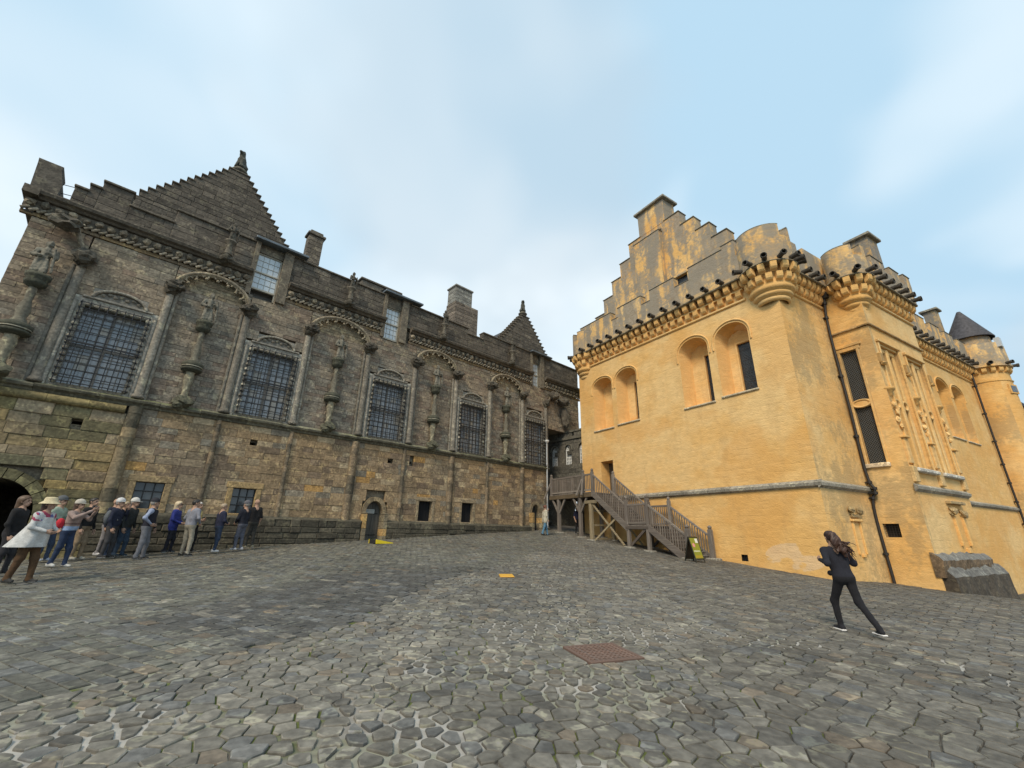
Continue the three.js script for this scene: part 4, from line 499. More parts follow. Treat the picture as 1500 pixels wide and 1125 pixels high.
// recess with splayed reveals and a window at the back
function deepWindow(parent, m, x0, x1, y0, ys, top, depth, gx0) { // gx0: left edge of the glazed part of the back wall
  const w = sub('window', parent), F = archPts(x0, x1, y0, ys, top), bx0 = x0 + .22, bx1 = x1 - .18, Bk = archPts(bx0, bx1, y0 + .06, ys - .12, top - .2); const close = P => [...P, P[0]];
  const gx1 = bx1 - .08, g0 = y0 + .14, g1 = ys - .2, hole = [[gx0, g0], [gx0, g1], [gx1, g1], [gx1, g0]];
  part('reveal', [loft(close(F).map(p => [...p, 0]), close(Bk).map(p => [...p, -depth]))], m, w); part('back_wall', [prism(Bk, -depth - .14, -depth + .001, [hole])], m, w); part('frame', [prism([[gx0 - .1, g0 - .08], [gx1 + .06, g0 - .08], [gx1 + .06, g1 + .1], [gx0 - .1, g1 + .1]], -depth, -depth + .05, [hole])], m, w);
  part('glass', [box(gx0, gx1, g0, g1, -depth - .11, -depth - .1)], M.darkglass, w, [.03, .033, .036]);
  const L = [], W = gx1 - gx0; for (let k = -12; k < 40; k++) for (const sx of [1, -1]) { const y = g0 + k * .17; let a = [gx0, y], b2 = [gx1, y + sx * W * 1.3]; const d = b2[1] - a[1]; const t0 = Math.max(0, Math.min((g0 - a[1]) / d, (g1 - a[1]) / d)), t1 = Math.min(1, Math.max((g0 - a[1]) / d, (g1 - a[1]) / d)); if (t1 - t0 > .1) L.push(bar([lerp(gx0, gx1, t0), a[1] + d * t0, -depth - .095], [lerp(gx0, gx1, t1), a[1] + d * t1, -depth - .095], .012, .01)); } for (let y = g0 + .6; y < g1; y += .6) L.push(bar([gx0, y, -depth - .085], [gx1, y, -depth - .085], .018, .014)); part('lead_cames', L, M.iron, w, [.09, .09, .088]);
  part('hood_mould', [tubeG(archPts(x0 - .12, x1 + .12, ys - .5, ys, top + .13).map(p => [...p, .015]), .05, 6, 40)], m, w); part('sill', [cbox(x0 - .06, x1 + .06, y0 - .1, y0 + .005, -.3, .08, .03)], M.stone, w, [.42, .36, .27]);
}
const GW = [[-12.9, -11.12, 6.75, 9.85, 10.4], [-10.72, -8.98, 6.82, 9.85, 10.45], [-5.75, -3.95, 6.75, 9.95, 10.68], [-3.5, -1.7, 6.85, 9.95, 10.7]];
{
  const s = new THREE.Shape([[-14.3, -3.2], [0, -3.2], [0, 12.95], [-14.3, 12.95]].map(p => new THREE.Vector2(...p)));
  for (const [a, b, c, d, e] of GW) s.holes.push(new THREE.Path(archPts(a, b, c, d, e).map(p => new THREE.Vector2(...p)))); s.holes.push(new THREE.Path([[-12.5, 2.4], [-12.5, 4.6], [-11.42, 4.6], [-11.42, 2.4]].map(p => new THREE.Vector2(...p)))); s.holes.push(new THREE.Path([[-3.8, -1.02], [-3.8, -.74], [-3.5, -.74], [-3.5, -1.02]].map(p => new THREE.Vector2(...p))));
  const g = new THREE.ShapeGeometry(s, 8); part('gable_wall', [strip(g)], LG, hall);
  part('body', [box(-14.25, -1.6, -3.2, 12.9, -6, -1.3), box(-14.3, -14.2, -3.2, 12.95, -6, -.001)], LG, hall); const bs = part('body', [box(1.8, 27.5, -3.2, 12.9, -13.2, -.9)], LS, hall); bs.applyMatrix4(MS);
  GW.forEach(([a, b, c, d, e], i) => deepWindow(hall, LG, a, b, c, d, e, .85, [-11.88, -9.86, -4.68, -2.78][i]));
  const dr = sub('doorway', hall); part('reveal', [loft([[-12.5, 2.4, 0], [-12.5, 4.6, 0], [-11.42, 4.6, 0], [-11.42, 2.4, 0]], [[-12.45, 2.4, -.7], [-12.45, 4.55, -.7], [-11.47, 4.55, -.7], [-11.47, 2.4, -.7]])], LG, dr); part('leaf', [0, 1, 2, 3, 4].map(k => cbox(-12.45 + k * .196, -12.45 + k * .196 + .19, 2.4, 4.55, -.78, -.7, .01)), M.wood, dr, [.13, .11, .085]);
  const vt = sub('floor_vent', hall); part('recess', [box(-3.82, -3.48, -1.04, -.72, -.3, -.2)], M.plain, vt, [.015, .015, .015]); part('grille', [0, 1, 2, 3].map(k => box(-3.8 + k * .09, -3.78 + k * .09, -1.02, -.74, -.1, -.08)), M.iron, vt, [.04, .04, .04]);
  const r = rngOf(31); for (let x = -14.35; x < .1; ) { const l = Math.min(.14 - x, lerp(.7, 1.3, r())); part('string_course_stone', [quads([[[x + .004, 2.02, .0], [x + l, 2.02, 0], [x + l, 2.1, .13], [x + .004, 2.1, .13]], [[x + .004, 2.1, .13], [x + l, 2.1, .13], [x + l, 2.22, .15], [x + .004, 2.22, .15]], [[x + .004, 2.22, .15], [x + l, 2.22, .15], [x + l, 2.35, -.01], [x + .004, 2.35, -.01]]])], M.stone, hall, mulc(GREY, .75 + .5 * r())); x += l; }
}
// ---- corbel tables, parapets and waterspouts ----
const corbG = (() => { const P = [[0, 0], [.06, .04], [.14, .07], [.2, .15], [.22, .26], [.22, .4], [0, .4]].map(([z, y]) => [z, y]); const s = new THREE.Shape(P.map(p => new THREE.Vector2(...p))); const g = new THREE.ExtrudeGeometry(s, { depth: .26, bevelEnabled: true, bevelThickness: .015, bevelSize: .015, bevelSegments: 1 }); g.rotateY(-Math.PI / 2); g.translate(.13, 0, 0); return strip(g); })();   // depth runs along +z
const spoutG = (() => { const g = lathe([[.115, 0], [.13, .05], [.12, .12], [.12, .4], [.15, .46], [.15, .56], [.1, .56], [.09, .2]], 12); g.rotateX(Math.PI / 2); return g; })();
const corbMats = { G: LG, S: LS };
function corbelRow(parent, m, x0, x1, y, z, step, phase, col) { const n = Math.max(1, Math.round((x1 - x0) / step)); const g = fin(corbG.clone(), col); for (let i = 0; i < n; i++) { const o = shadow(new THREE.Mesh(g, m)); o.name = 'corbel'; o.position.set(x0 + (i + .5 + phase) * (x1 - x0) / n, y, z); parent.add(o); } }
function spouts(parent, xs, y, z, turn = 0) { const g = spoutFin; for (const x of xs) { const o = shadow(new THREE.Mesh(g, M.stone)); o.name = 'waterspout'; o.position.set(x, y, z); o.rotation.y = turn; o.rotation.x = .06; parent.add(o); } }
const spoutFin = fin(spoutG, [.05, .046, .042]);
const CORB = [1.05, 1.0, .95];
function band(parent, m, x0, x1, z) { // mouldings under, between and over the corbel rows
  part('corbel_moulding', [cyl([x0, 11.62, z + .02], [x1, 11.62, z + .02], .075, .075, 10), box(x0, x1, 12.14, 12.2, z - .02, z + .2)], m, parent); part('corbel_slab', [cbox(x0, x1, 12.62, 12.72, z - .1, z + .52, .02)], M.stone, parent, [.17, .145, .105]);
}
function bartizan(parent, m, cx, cz, R, top, a0, a1, seed) { // round turret on stepped mouldings
  const b = sub('bartizan', parent); b.position.set(cx, 0, cz);
  part('stepped_base', [lathe([[R - .62, 10.85], [R - .52, 10.9], [R - .48, 11.02], [R - .55, 11.1], [R - .4, 11.14], [R - .34, 11.27], [R - .42, 11.36], [R - .26, 11.4], [R - .2, 11.54], [R - .28, 11.66], [R - .3, 12.65], [0, 12.66]], 40)], m, b);
  const g = fin(corbG.clone(), [1, 1, 1]); const n = Math.round(R * 6.283 / .5); for (let i = 0; i < n; i++) { const t = i / n * Math.PI * 2; for (const [y, dr, ph] of [[11.74, -.3, 0], [12.2, -.1, .5]]) { const q = t + ph * 2 * Math.PI / n; const nx = Math.sin(q), nz = Math.cos(q); const aa = (q * 180 / Math.PI + 360) % 360; if (!(a0 <= a1 ? aa >= a0 && aa <= a1 : aa >= a0 || aa <= a1)) continue; const o = shadow(new THREE.Mesh(g, m)); o.name = 'corbel'; o.position.set(nx * (R + dr), y, nz * (R + dr)); o.rotation.y = q; b.add(o); } }
  part('corbel_slab', [lathe([[R - .4, 12.6], [R + .12, 12.62], [R + .13, 12.7], [R - .1, 12.73]], 40)], M.stone, b, [.17, .145, .105]);
  const seg = (t0, t1, y0, y1) => { const k = Math.max(2, Math.ceil((t1 - t0) / .16)), L = [], r1 = R + .02, r0 = R - .4; for (let i = 0; i < k; i++) { const u = lerp(t0, t1, i / k), v = lerp(t0, t1, (i + 1) / k), p = (r, t, y) => [Math.sin(t) * r, y, Math.cos(t) * r]; L.push([p(r1, u, y0), p(r1, v, y0), p(r1, v, y1), p(r1, u, y1)], [p(r0, v, y0), p(r0, u, y0), p(r0, u, y1), p(r0, v, y1)], [p(r1, u, y1), p(r1, v, y1), p(r0, v, y1), p(r0, u, y1)]); } for (const t of [t0, t1]) L.push([[Math.sin(t) * r1, y0, Math.cos(t) * r1], [Math.sin(t) * r0, y0, Math.cos(t) * r0], [Math.sin(t) * r0, y1, Math.cos(t) * r0], [Math.sin(t) * r1, y1, Math.cos(t) * r1]]); return quads(L); };
  const D = Math.PI / 180; part('parapet', [seg(a0 * D, (a1 < a0 ? a1 + 360 : a1) * D, 12.73, top - .62)], m, b); const tot = (a1 < a0 ? a1 + 360 : a1) - a0; const mer = tot > 120 ? [[.12, .62], [.78, .98]] : [[.1, .85]]; mer.forEach(([p, q]) => { part('merlon', [seg((a0 + tot * p) * D, (a0 + tot * q) * D, top - .63, top)], m, b); part('coping', [seg((a0 + tot * p - 1) * D, (a0 + tot * q + 1) * D, top, top + .06)], M.stone, b, [.15, .135, .11]); });
  return b;
}
{
  const t = sub('battlement', hall);
  band(t, LG, -13.6, -1.5, 0); corbelRow(t, LG, -13.6, -1.5, 11.74, -.02, .5, 0, CORB); corbelRow(t, LG, -13.6, -1.5, 12.2, .18, .5, .5 / 24, CORB);
  part('parapet', [box(-13.6, -1.2, 12.72, 14.08, -.05, .42)], LG, t);
  [[-13.5, -10.4, 14.72], [-9.72, -7.72, 14.74], [-7.0, -5.22, 14.76], [-4.2, -2.1, 14.84], [-2.1, -1.4, 15.05]].forEach(([a, b, y]) => { part('merlon', [box(a, b, 14.06, y, -.05, .421)], LG, t); part('coping', [cbox(a - .03, b + .03, y, y + .06, -.09, .46, .02)], M.stone, t, [.15, .135, .11]); }); part('coping', [-10.38, -7.7, -5.2].map((x, i) => cbox(x, [-9.74, -7.02, -4.22][i], 14.08, 14.13, -.08, .45, .015)), M.stone, t, [.15, .135, .11]);
  spouts(t, Array.from({ length: 13 }, (_, i) => -13.2 + i * .905), 12.86, .3);
  const b1 = bartizan(t, LG, -.42, -.42, 1.22, 14.8, 300, 140, 1); for (const a of [-38, -8, 22, 52, 80, 98, 112]) { const q = a * Math.PI / 180; spouts(b1, [0], 0, 0, q); const o = b1.children[b1.children.length - 1]; o.position.set(Math.sin(q) * 1.12, 12.88, Math.cos(q) * 1.12); }
  const b2 = bartizan(t, LG, -13.75, -.5, 1.1, 14.45, 235, 40, 2); for (const a of [-72, -50]) { const q = a * Math.PI / 180; spouts(b2, [0], 0, 0, q); b2.children[b2.children.length - 1].position.set(Math.sin(q), 12.86, Math.cos(q)); }
}
// ---- crow-stepped gable with chimney ----
{
  const g = sub('crow_stepped_gable', hall), cx = -7.3, W = [], steps = []; [[1.13, 21.6, 1], [2.15, 20.42], [3.12, 19.27], [4.05, 18.18], [5.0, 17.05], [5.95, 15.95], [6.8, 14.9]].forEach(([w, y, top], i, A) => { const y0 = i + 1 < A.length ? A[i + 1][1] : 12.5; if (!top) { W.push(box(cx - w, cx + w, y0 - (i + 1 < A.length ? 0 : 0), y, -1.75, -1)); steps.push([w, y]); } else W.push(box(cx - w, cx + w, y0, 20.5, -1.75, -1)); });
  part('wall', W, LG, g); steps.forEach(([w, y], i) => { const inn = i ? steps[i - 1][0] : 1.0; for (const s of [-1, 1]) part('crow_step', [cbox(s > 0 ? cx + inn - .02 : cx - w - .05, s > 0 ? cx + w + .05 : cx - inn + .02, y, y + .07, -1.8, -.94, .02)], M.stone, g, [.17, .155, .13]); });
  part('chimney_breast', [box(-8.7, -6.55, 12.6, 19.75, -1.01, -.6), quads([[[-8.7, 19.75, -.6], [-6.55, 19.75, -.6], [-6.55, 20.0, -1.0], [-8.7, 20.0, -1.0]]])], LG, g); part('breast_coping', [cbox(-8.75, -6.5, 19.7, 19.78, -1.05, -.56, .02)], M.stone, g, [.17, .155, .13]);
  part('chimney', [box(-8.4, -6.2, 20.4, 22.3, -2.2, -.98)], LG, g); part('chimney_cap', [cbox(-8.62, -5.98, 22.3, 22.48, -2.4, -.78, .03), quads([[[-8.5, 22.48, -.85], [-6.1, 22.48, -.85], [-6.4, 22.7, -1.2], [-8.2, 22.7, -1.2]], [[-6.1, 22.48, -.85], [-6.1, 22.48, -2.3], [-6.4, 22.7, -2], [-6.4, 22.7, -1.2]]])], M.stone, g, [.2, .185, .16]);
  const sw = sub('attic_window', g); part('surround', [cbox(-6.1, -4.75, 15.5, 15.66, -1.0, -.7, .02), cbox(-6.05, -5.85, 14.0, 15.5, -1, -.75, .02), cbox(-5.0, -4.8, 14.0, 15.5, -1, -.75, .02)], LG, sw); part('glass', [box(-5.85, -5.0, 14, 15.5, -1.0, -.96)], M.darkglass, sw, [.03, .032, .035]);
  part('roof', [quads([[[-14, 13.2, -1.7], [cx, 20, -1.7], [cx + 2, 20, -36], [-12, 13.2, -36]].reverse(), [[-.6, 13.2, -1.7], [1.6, 13.2, -36], [cx + 2, 20, -36], [cx, 20, -1.7]].reverse()])], M.slate, g, [.11, .11, .115]);
}
// ---- side wall, oriel, second battlement, round stair tower ----
{
  const S = sideSub('side_wall'); const aw = [[18.0, 20.2, 6.4, 9.9, 10.5], [20.7, 22.9, 6.4, 9.9, 10.45]];
  { const s = new THREE.Shape([[-.001, -3.4], [27, -3.4], [27, 12.95], [-.001, 12.95]].map(p => new THREE.Vector2(...p))); for (const [a, b, c, d, e] of aw) s.holes.push(new THREE.Path(archPts(a, b, c, d, e).map(p => new THREE.Vector2(...p)))); part('wall_face', [strip(new THREE.ShapeGeometry(s, 8))], LS, S); }
  const r = rngOf(41); const sc = (x, l, z) => part('string_course_stone', [quads([[[x, 2.0, z], [x + l, 2.0, z], [x + l, 2.1, z + .13], [x, 2.1, z + .13]], [[x, 2.1, z + .13], [x + l, 2.1, z + .13], [x + l, 2.22, z + .15], [x, 2.22, z + .15]], [[x, 2.22, z + .15], [x + l, 2.22, z + .15], [x + l, 2.34, z - .01], [x, 2.34, z - .01]], [[x, 2, z], [x, 2.1, z + .13], [x, 2.22, z + .15], [x, 2.34, z]]])], M.stone, S, mulc(GREY, .75 + .5 * r()));
  for (let x = -.12; x < 4.3; x += 1.1) sc(x, Math.min(1.095, 4.36 - x), 0); for (let x = 4.3; x < 10.5; x += 1.25) sc(x, 1.245, 1.65); for (let x = 11; x < 26; x += 1.6) if (x < 13 || x > 14.5) sc(x, 1.595, 0);
  // blind niche on the strip of wall before the oriel
  { const n = sub('blind_niche', S); n.position.set(2.3, 0, 0); part('jambs', [cbox(-.35, -.25, -.6, .72, -.05, .07, .02), cbox(.25, .35, -.6, .72, -.05, .07, .02), cbox(-.42, .42, .72, .82, -.05, .14, .02), cbox(-.12, .12, -.7, -.58, -.05, .1, .02)], LS, n); part('canopy', [lump([-.3, 1.2, .08], .22, .14, .12, 1001, .5), lump([.35, 1.15, .08], .2, .16, .12, 1002, .5), cbox(-.35, .35, .88, 1.02, -.05, .1, .02)], M.stone, n, [.26, .19, .1]); }
  // downpipes
  const pipe = (pts, name) => { const p = sub(name, S); part('pipe', [tubeG(pts, .065, 8, 60)], M.iron, p, [.035, .032, .03]); for (let i = 0; i < 9; i++) { const t = (i + .5) / 9, c = new THREE.CatmullRomCurve3(pts.map(q => V3(...q))).getPoint(t); part('collar', [cyl([c.x, c.y - .06, c.z], [c.x, c.y + .06, c.z], .1, .1, 10), box(c.x - .16, c.x + .16, c.y - .025, c.y + .025, .02, c.z)], M.iron, p, [.035, .032, .03]); } const e = pts[pts.length - 1]; part('hopper_head', [prism([[e[0] - .12, e[1] - .1], [e[0] + .12, e[1] - .1], [e[0] + .24, e[1] + .35], [e[0] - .24, e[1] + .35]], e[2] - .14, e[2] + .16)], M.iron, p, [.04, .037, .034]); };
  pipe([[4.18, -2.0, .12], [4.2, 1.8, .12], [4.22, 2.1, .3], [4.22, 2.5, .14], [4.2, 6, .12], [4.2, 11, .12], [4.2, 12.2, .25]], 'downpipe'); pipe([[26, -3, .14], [26, 2, .14], [26, 6, .14], [26, 12.3, .2]], 'downpipe');
  // oriel
  const O = sub('oriel_bay', S), fw = [[4.95, 7.0, 3.05, 9.05], [7.95, 10.0, 3.05, 9.0]], W = []; fillAround(4.4, 10.6, -3.4, 12.7, fw, (a, b, c, d) => W.push(box(a, b, c, d, 1.25, 1.65))); const hs = [[.22, .92, 3.35, 8.95], [.14, .74, .12, .69]]; fillAround(0, 1.25, -3.4, 12.7, hs, (a, b, c, d) => W.push(box(4.4, 4.8, c, d, a, b))); W.push(box(10.2, 10.6, -3.4, 12.7, 0, 1.25)); part('wall', W, LS, O);
  part('floor_block', [box(4.8, 10.2, -3.4, 2.9, .1, 1.25), box(4.8, 10.2, 9.3, 12.7, .05, 1.25)], LS, O);
  // side light with its ring transom
  { const w = sub('window', O); part('glass', [box(4.55, 4.56, 3.35, 8.95, .22, .92)], M.darkglass, w, [.02, .024, .026]); const L = []; for (let k = -5; k < 46; k++) for (const s of [1, -1]) { const y0 = 3.3 + k * .125; let a = [.24, y0], b = [.9, y0 + s * .8]; const cl = (p, q) => { for (const lim of [3.37, 8.93]) { if ((p[1] - lim) * (q[1] - lim) < 0) { const t = (lim - p[1]) / (q[1] - p[1]); const m2 = [lerp(p[0], q[0], t), lim]; if (lim < 5 ? p[1] < lim : p[1] > lim) p = m2; else q = m2; } } return [p, q]; }; [a, b] = cl(a, b); if (a[1] < 3.36 || a[1] > 8.94 || b[1] < 3.36 || b[1] > 8.94) continue; L.push(bar([4.54, a[1], a[0]], [4.54, b[1], b[0]], 0.014, .01, [1, 0, 0])); } part('lead_cames', L, M.plain, w, [.12, .125, .125]);
    part('frame', [cbox(4.34, 4.5, 3.3, 9.0, .1, .22, .02), cbox(4.34, 4.5, 3.3, 9.0, .92, 1.04, .02), cbox(4.34, 4.5, 8.95, 9.15, .05, 1.1, .02), cbox(4.3, 4.5, 9.15, 9.3, -.0, 1.2, .02)], LS, w); part('sill', [cbox(4.28, 4.6, 3.14, 3.34, .05, 1.05, .03)], M.stone, w, [.44, .36, .27]); const tg = new THREE.TorusGeometry(.36, .075, 10, 32); tg.scale(1, .5, 1); tg.rotateY(Math.PI / 2); tg.translate(4.42, 6.22, .57); part('transom', [cbox(4.4, 4.56, 6.06, 6.38, .22, .92, .02)], LS, w); part('ring_transom', [strip(tg)], LS, w); }
  { const w = sub('floor_vent', O); part('recess', [box(4.7, 4.79, .1, .7, .12, .76)], M.plain, w, [.02, .018, .016]); const L = []; for (let k = 0; k < 7; k++) { L.push(bar([4.5, .12, .14 + k * .1], [4.5, .69, .14 + k * .1], .012)); if (k < 6) L.push(bar([4.5, .17 + k * .1, .14], [4.5, .17 + k * .1, .74], .012)); } part('grille', L, M.iron, w, [.04, .035, .03]); }
  // front lights
  fw.forEach(([a, b, y0, y1]) => { const w = sub('window', O), m = (a + b) / 2; part('glass', [box(a, b, y0, y1, 1.3, 1.31)], M.darkglass, w, [.02, .024, .026]); part('mullion', [cbox(m - .14, m + .14, y0, y1, 1.2, 1.6, .05), cbox(a, a + .3, y0, y1, 1.28, 1.52, .04), cbox(b - .3, b, y0, y1, 1.28, 1.52, .04), cbox(a, b, y1 - .25, y1, 1.28, 1.54, .04)], LS, w); part('margin', [cbox(a - .14, a, y0, y1 + .12, 1.6, 1.72, .02), cbox(b, b + .14, y0, y1 + .12, 1.6, 1.72, .02), cbox(a - .2, b + .2, y1 + .12, y1 + .26, 1.6, 1.78, .02)], LS, w); for (const c of [(a + .3 + m - .14) / 2, (b - .3 + m + .14) / 2]) { const tg = new THREE.TorusGeometry(.27, .08, 10, 24); tg.scale(1, .75, 1); tg.translate(c, 6.15, 1.5); part('ring_transom', [strip(tg)], LS, w); } part('sill', [cbox(a - .15, b + .15, y0 - .18, y0, 1.4, 1.86, .04)], M.stone, w, [.42, .4, .38]); });
  // dressed corner niches: canopies and brackets
  [[4.62, 1.66], [7.48, 1.66], [10.32, 1.66]].forEach(([x, z], i) => { const n = sub('statue_bracket', O); n.position.set(x, 0, z); part('canopy', [lathe([[.02, 6.3], [.12, 6.42], [.1, 6.5], [.22, 6.62], [.26, 6.7], [.2, 6.76], [.0, 6.8]], 10), cbox(-.16, .16, 8.0, 8.5, -.05, .12, .03), lump([0, 7.95, .08], .16, .1, .12, 1010 + i, .5, 1)], LS, n, [.8, .78, .72]); part('carving', [lump([-.1, 5.9, .05], .13, .16, .1, 1020 + i, .5, 1), lump([.12, 5.6, .05], .1, .2, .1, 1030 + i, .5, 1), lump([-.06, 5.2, .05], .12, .14, .1, 1040 + i, .5, 1), lump([.08, 4.9, .05], .09, .12, .09, 1050 + i, .5, 1)], LS, n); part('bracket', [cbox(-.24, .24, 4.34, 4.44, -.05, .2, .02), cbox(-.16, .16, 3.2, 4.34, -.05, .1, .03), cbox(-.22, .22, 2.4, 3.1, -.05, .12, .03)], LS, n); });
  part('moulding', [cbox(4.3, 10.7, 9.98, 10.08, 1.2, 1.75, .02), cbox(4.3, 4.5, 9.98, 10.08, 0, 1.7, .02)], M.stone, O, [.3, .2, .1]);
  { const n = sub('blind_niche', O); n.position.set(8.2, 0, 1.65); part('jambs', [cbox(-.6, -.45, -.2, 1.1, -.05, .1, .02), cbox(.45, .6, -.2, 1.1, -.05, .1, .02), cbox(-.15, .15, -.5, -.3, -.05, .12, .02)], LS, n); part('canopy', [lump([-.6, 1.3, .08], .25, .18, .16, 1061, .5), lump([.6, 1.2, .08], .25, .2, .16, 1062, .5), cbox(-.9, .9, 1.62, 1.75, -.05, .2, .02)], M.stone, n, [.3, .22, .12]); }
  // eroded base steps: sloped weathered tops over rough rubble fronts
  const bst = sub('base_step', O); const slab = (x0, x1, prof, seed, top, front) => { const N = 26, L = [], C = []; const P = (i, j) => { const x = lerp(x0, x1, i / N), [z, y] = prof[j], n = fbm(x * 2.2 + seed, y * 3 + z * 4 + 20, 3, seed), m = fbm(x * 7 + seed, y * 8 + z * 6, 2, seed + 1); return [x + (n - .5) * .08, y + (n - .5) * .12 + (m - .5) * .05, z + (n - .5) * .16 + (m - .5) * .05]; }; for (let j = 0; j + 1 < prof.length; j++) for (let i = 0; i < N; i++) { L.push([P(i, j), P(i + 1, j), P(i + 1, j + 1), P(i, j + 1)]); C.push(prof[j][2]); } for (const i of [0, N]) for (let j = 0; j + 1 < prof.length; j++) { const p = P(i, j), q = P(i, j + 1); L.push([p, q, [q[0], q[1], 1.5], [p[0], p[1], 1.5]]); C.push(1); } const g = quads(L), col = []; L.forEach((q, k) => { const c = C[k] ? mulc(front, .55 + .9 * fbm(q[0][0] * 3.1, q[0][1] * 2, 3, seed + 3)) : mulc(top, .75 + .5 * fbm(q[0][0] * 3, q[0][2] * 5, 3, seed + 4)); for (let v = 0; v < 6; v++) col.push(...c); }); g.setAttribute('color', new THREE.Float32BufferAttribute(col, 3)); return g; };
  part('block', [slab(4.35, 10.2, [[1.8, -1.4, 1], [1.88, -.95, 1], [1.9, -.74, 0], [1.8, -.6, 0], [1.62, -.42, 0]], 5, [.125, .125, .125], [.12, .085, .055])], M.stone, bst); part('block', [slab(4.5, 11.0, [[2.2, -3.2, 1], [2.14, -2.4, 1], [2.12, -1.9, 1], [2.08, -1.36, 0], [1.96, -1.15, 0], [1.8, -.98, 0], [1.62, -.92, 0]], 8, [.12, .12, .12], [.058, .048, .038])], M.stone, bst);
  // oriel battlement
  const t = sub('battlement', S); const bandS = (x0, x1, z) => band(t, LS, x0, x1, z); const cr = (x0, x1, y, z, ph) => corbelRow(t, LS, x0, x1, y, z, .5, ph, CORB);
  band(t, LS, .9, 4.3, 0); cr(.9, 4.2, 11.74, -.02, 0); cr(.9, 4.2, 12.2, .18, .08); part('parapet', [box(.8, 4.6, 12.72, 14.0, -.1, .42)], LS, t); part('merlon', [box(1.0, 2.0, 13.98, 14.6, -.1, .421)], LS, t); part('merlon', [box(2.6, 4.6, 13.98, 14.6, -.1, .421)], LS, t);
  bandS(5.5, 10.6, 1.65); cr(5.5, 10.6, 11.74, 1.63, 0); cr(5.5, 10.6, 12.2, 1.83, .05); part('parapet', [box(5.3, 10.9, 12.72, 13.9, 1.6, 2.07), box(10.45, 10.92, 12.72, 13.9, 0, 1.6)], LS, t); [[5.9, 7.4, 14.35], [8.2, 9.4, 14.4], [10.1, 10.95, 14.6]].forEach(([a, b, y]) => { part('merlon', [box(a, b, 13.88, y, 1.6, 2.071)], LS, t); part('coping', [cbox(a - .03, b + .03, y, y + .06, 1.56, 2.11, .02)], M.stone, t, [.15, .135, .11]); });
  bandS(10.9, 26.6, 0); cr(10.9, 26.6, 11.74, -.02, 0); cr(10.9, 26.6, 12.2, .18, .02); part('parapet', [box(10.6, 27, 12.72, 14.0, -.1, .42)], LS, t); for (let x = 11.4; x < 26; x += 2.6) { part('merlon', [box(x, x + 1.6, 13.98, 14.7, -.1, .421)], LS, t); part('coping', [cbox(x - .03, x + 1.63, 14.7, 14.76, -.14, .46, .02)], M.stone, t, [.15, .135, .11]); }
  spouts(t, [5.9, 6.75, 7.6, 8.45, 9.3, 10.15], 12.86, 1.95); spouts(t, [2.0, 2.7, 3.3], 12.86, .3); spouts(t, Array.from({ length: 16 }, (_, i) => 11.6 + i * .93), 12.86, .3);
  const b3 = bartizan(t, LS, 4.8, 1.25, .92, 14.45, 200, 30, 3); for (const a of [-95, -50, -12, 20]) { const q = a * Math.PI / 180; spouts(b3, [0], 0, 0, q); b3.children[b3.children.length - 1].position.set(Math.sin(q) * .82, 12.88, Math.cos(q) * .82); }
  aw.forEach(([a, b, c, d, e]) => deepWindow(S, LS, a, b, c, d, e, .8, b - 1.0));
  // chimney over the oriel
  const ch = sub('chimney', S), CH = [9.6, 10.9, 17.75]; part('stack', [box(CH[0], CH[1], 12.5, CH[2], .3, 1.2)], LS, ch, [.75, .8, .9]); part('cap', [cbox(CH[0] - .2, CH[1] + .2, CH[2], CH[2] + .18, 0, 1.4, .03), cbox(CH[0] + .1, CH[1] - .1, CH[2] + .18, CH[2] + .34, .3, 1.1, .03)], M.stone, ch, [.2, .185, .16]);
}
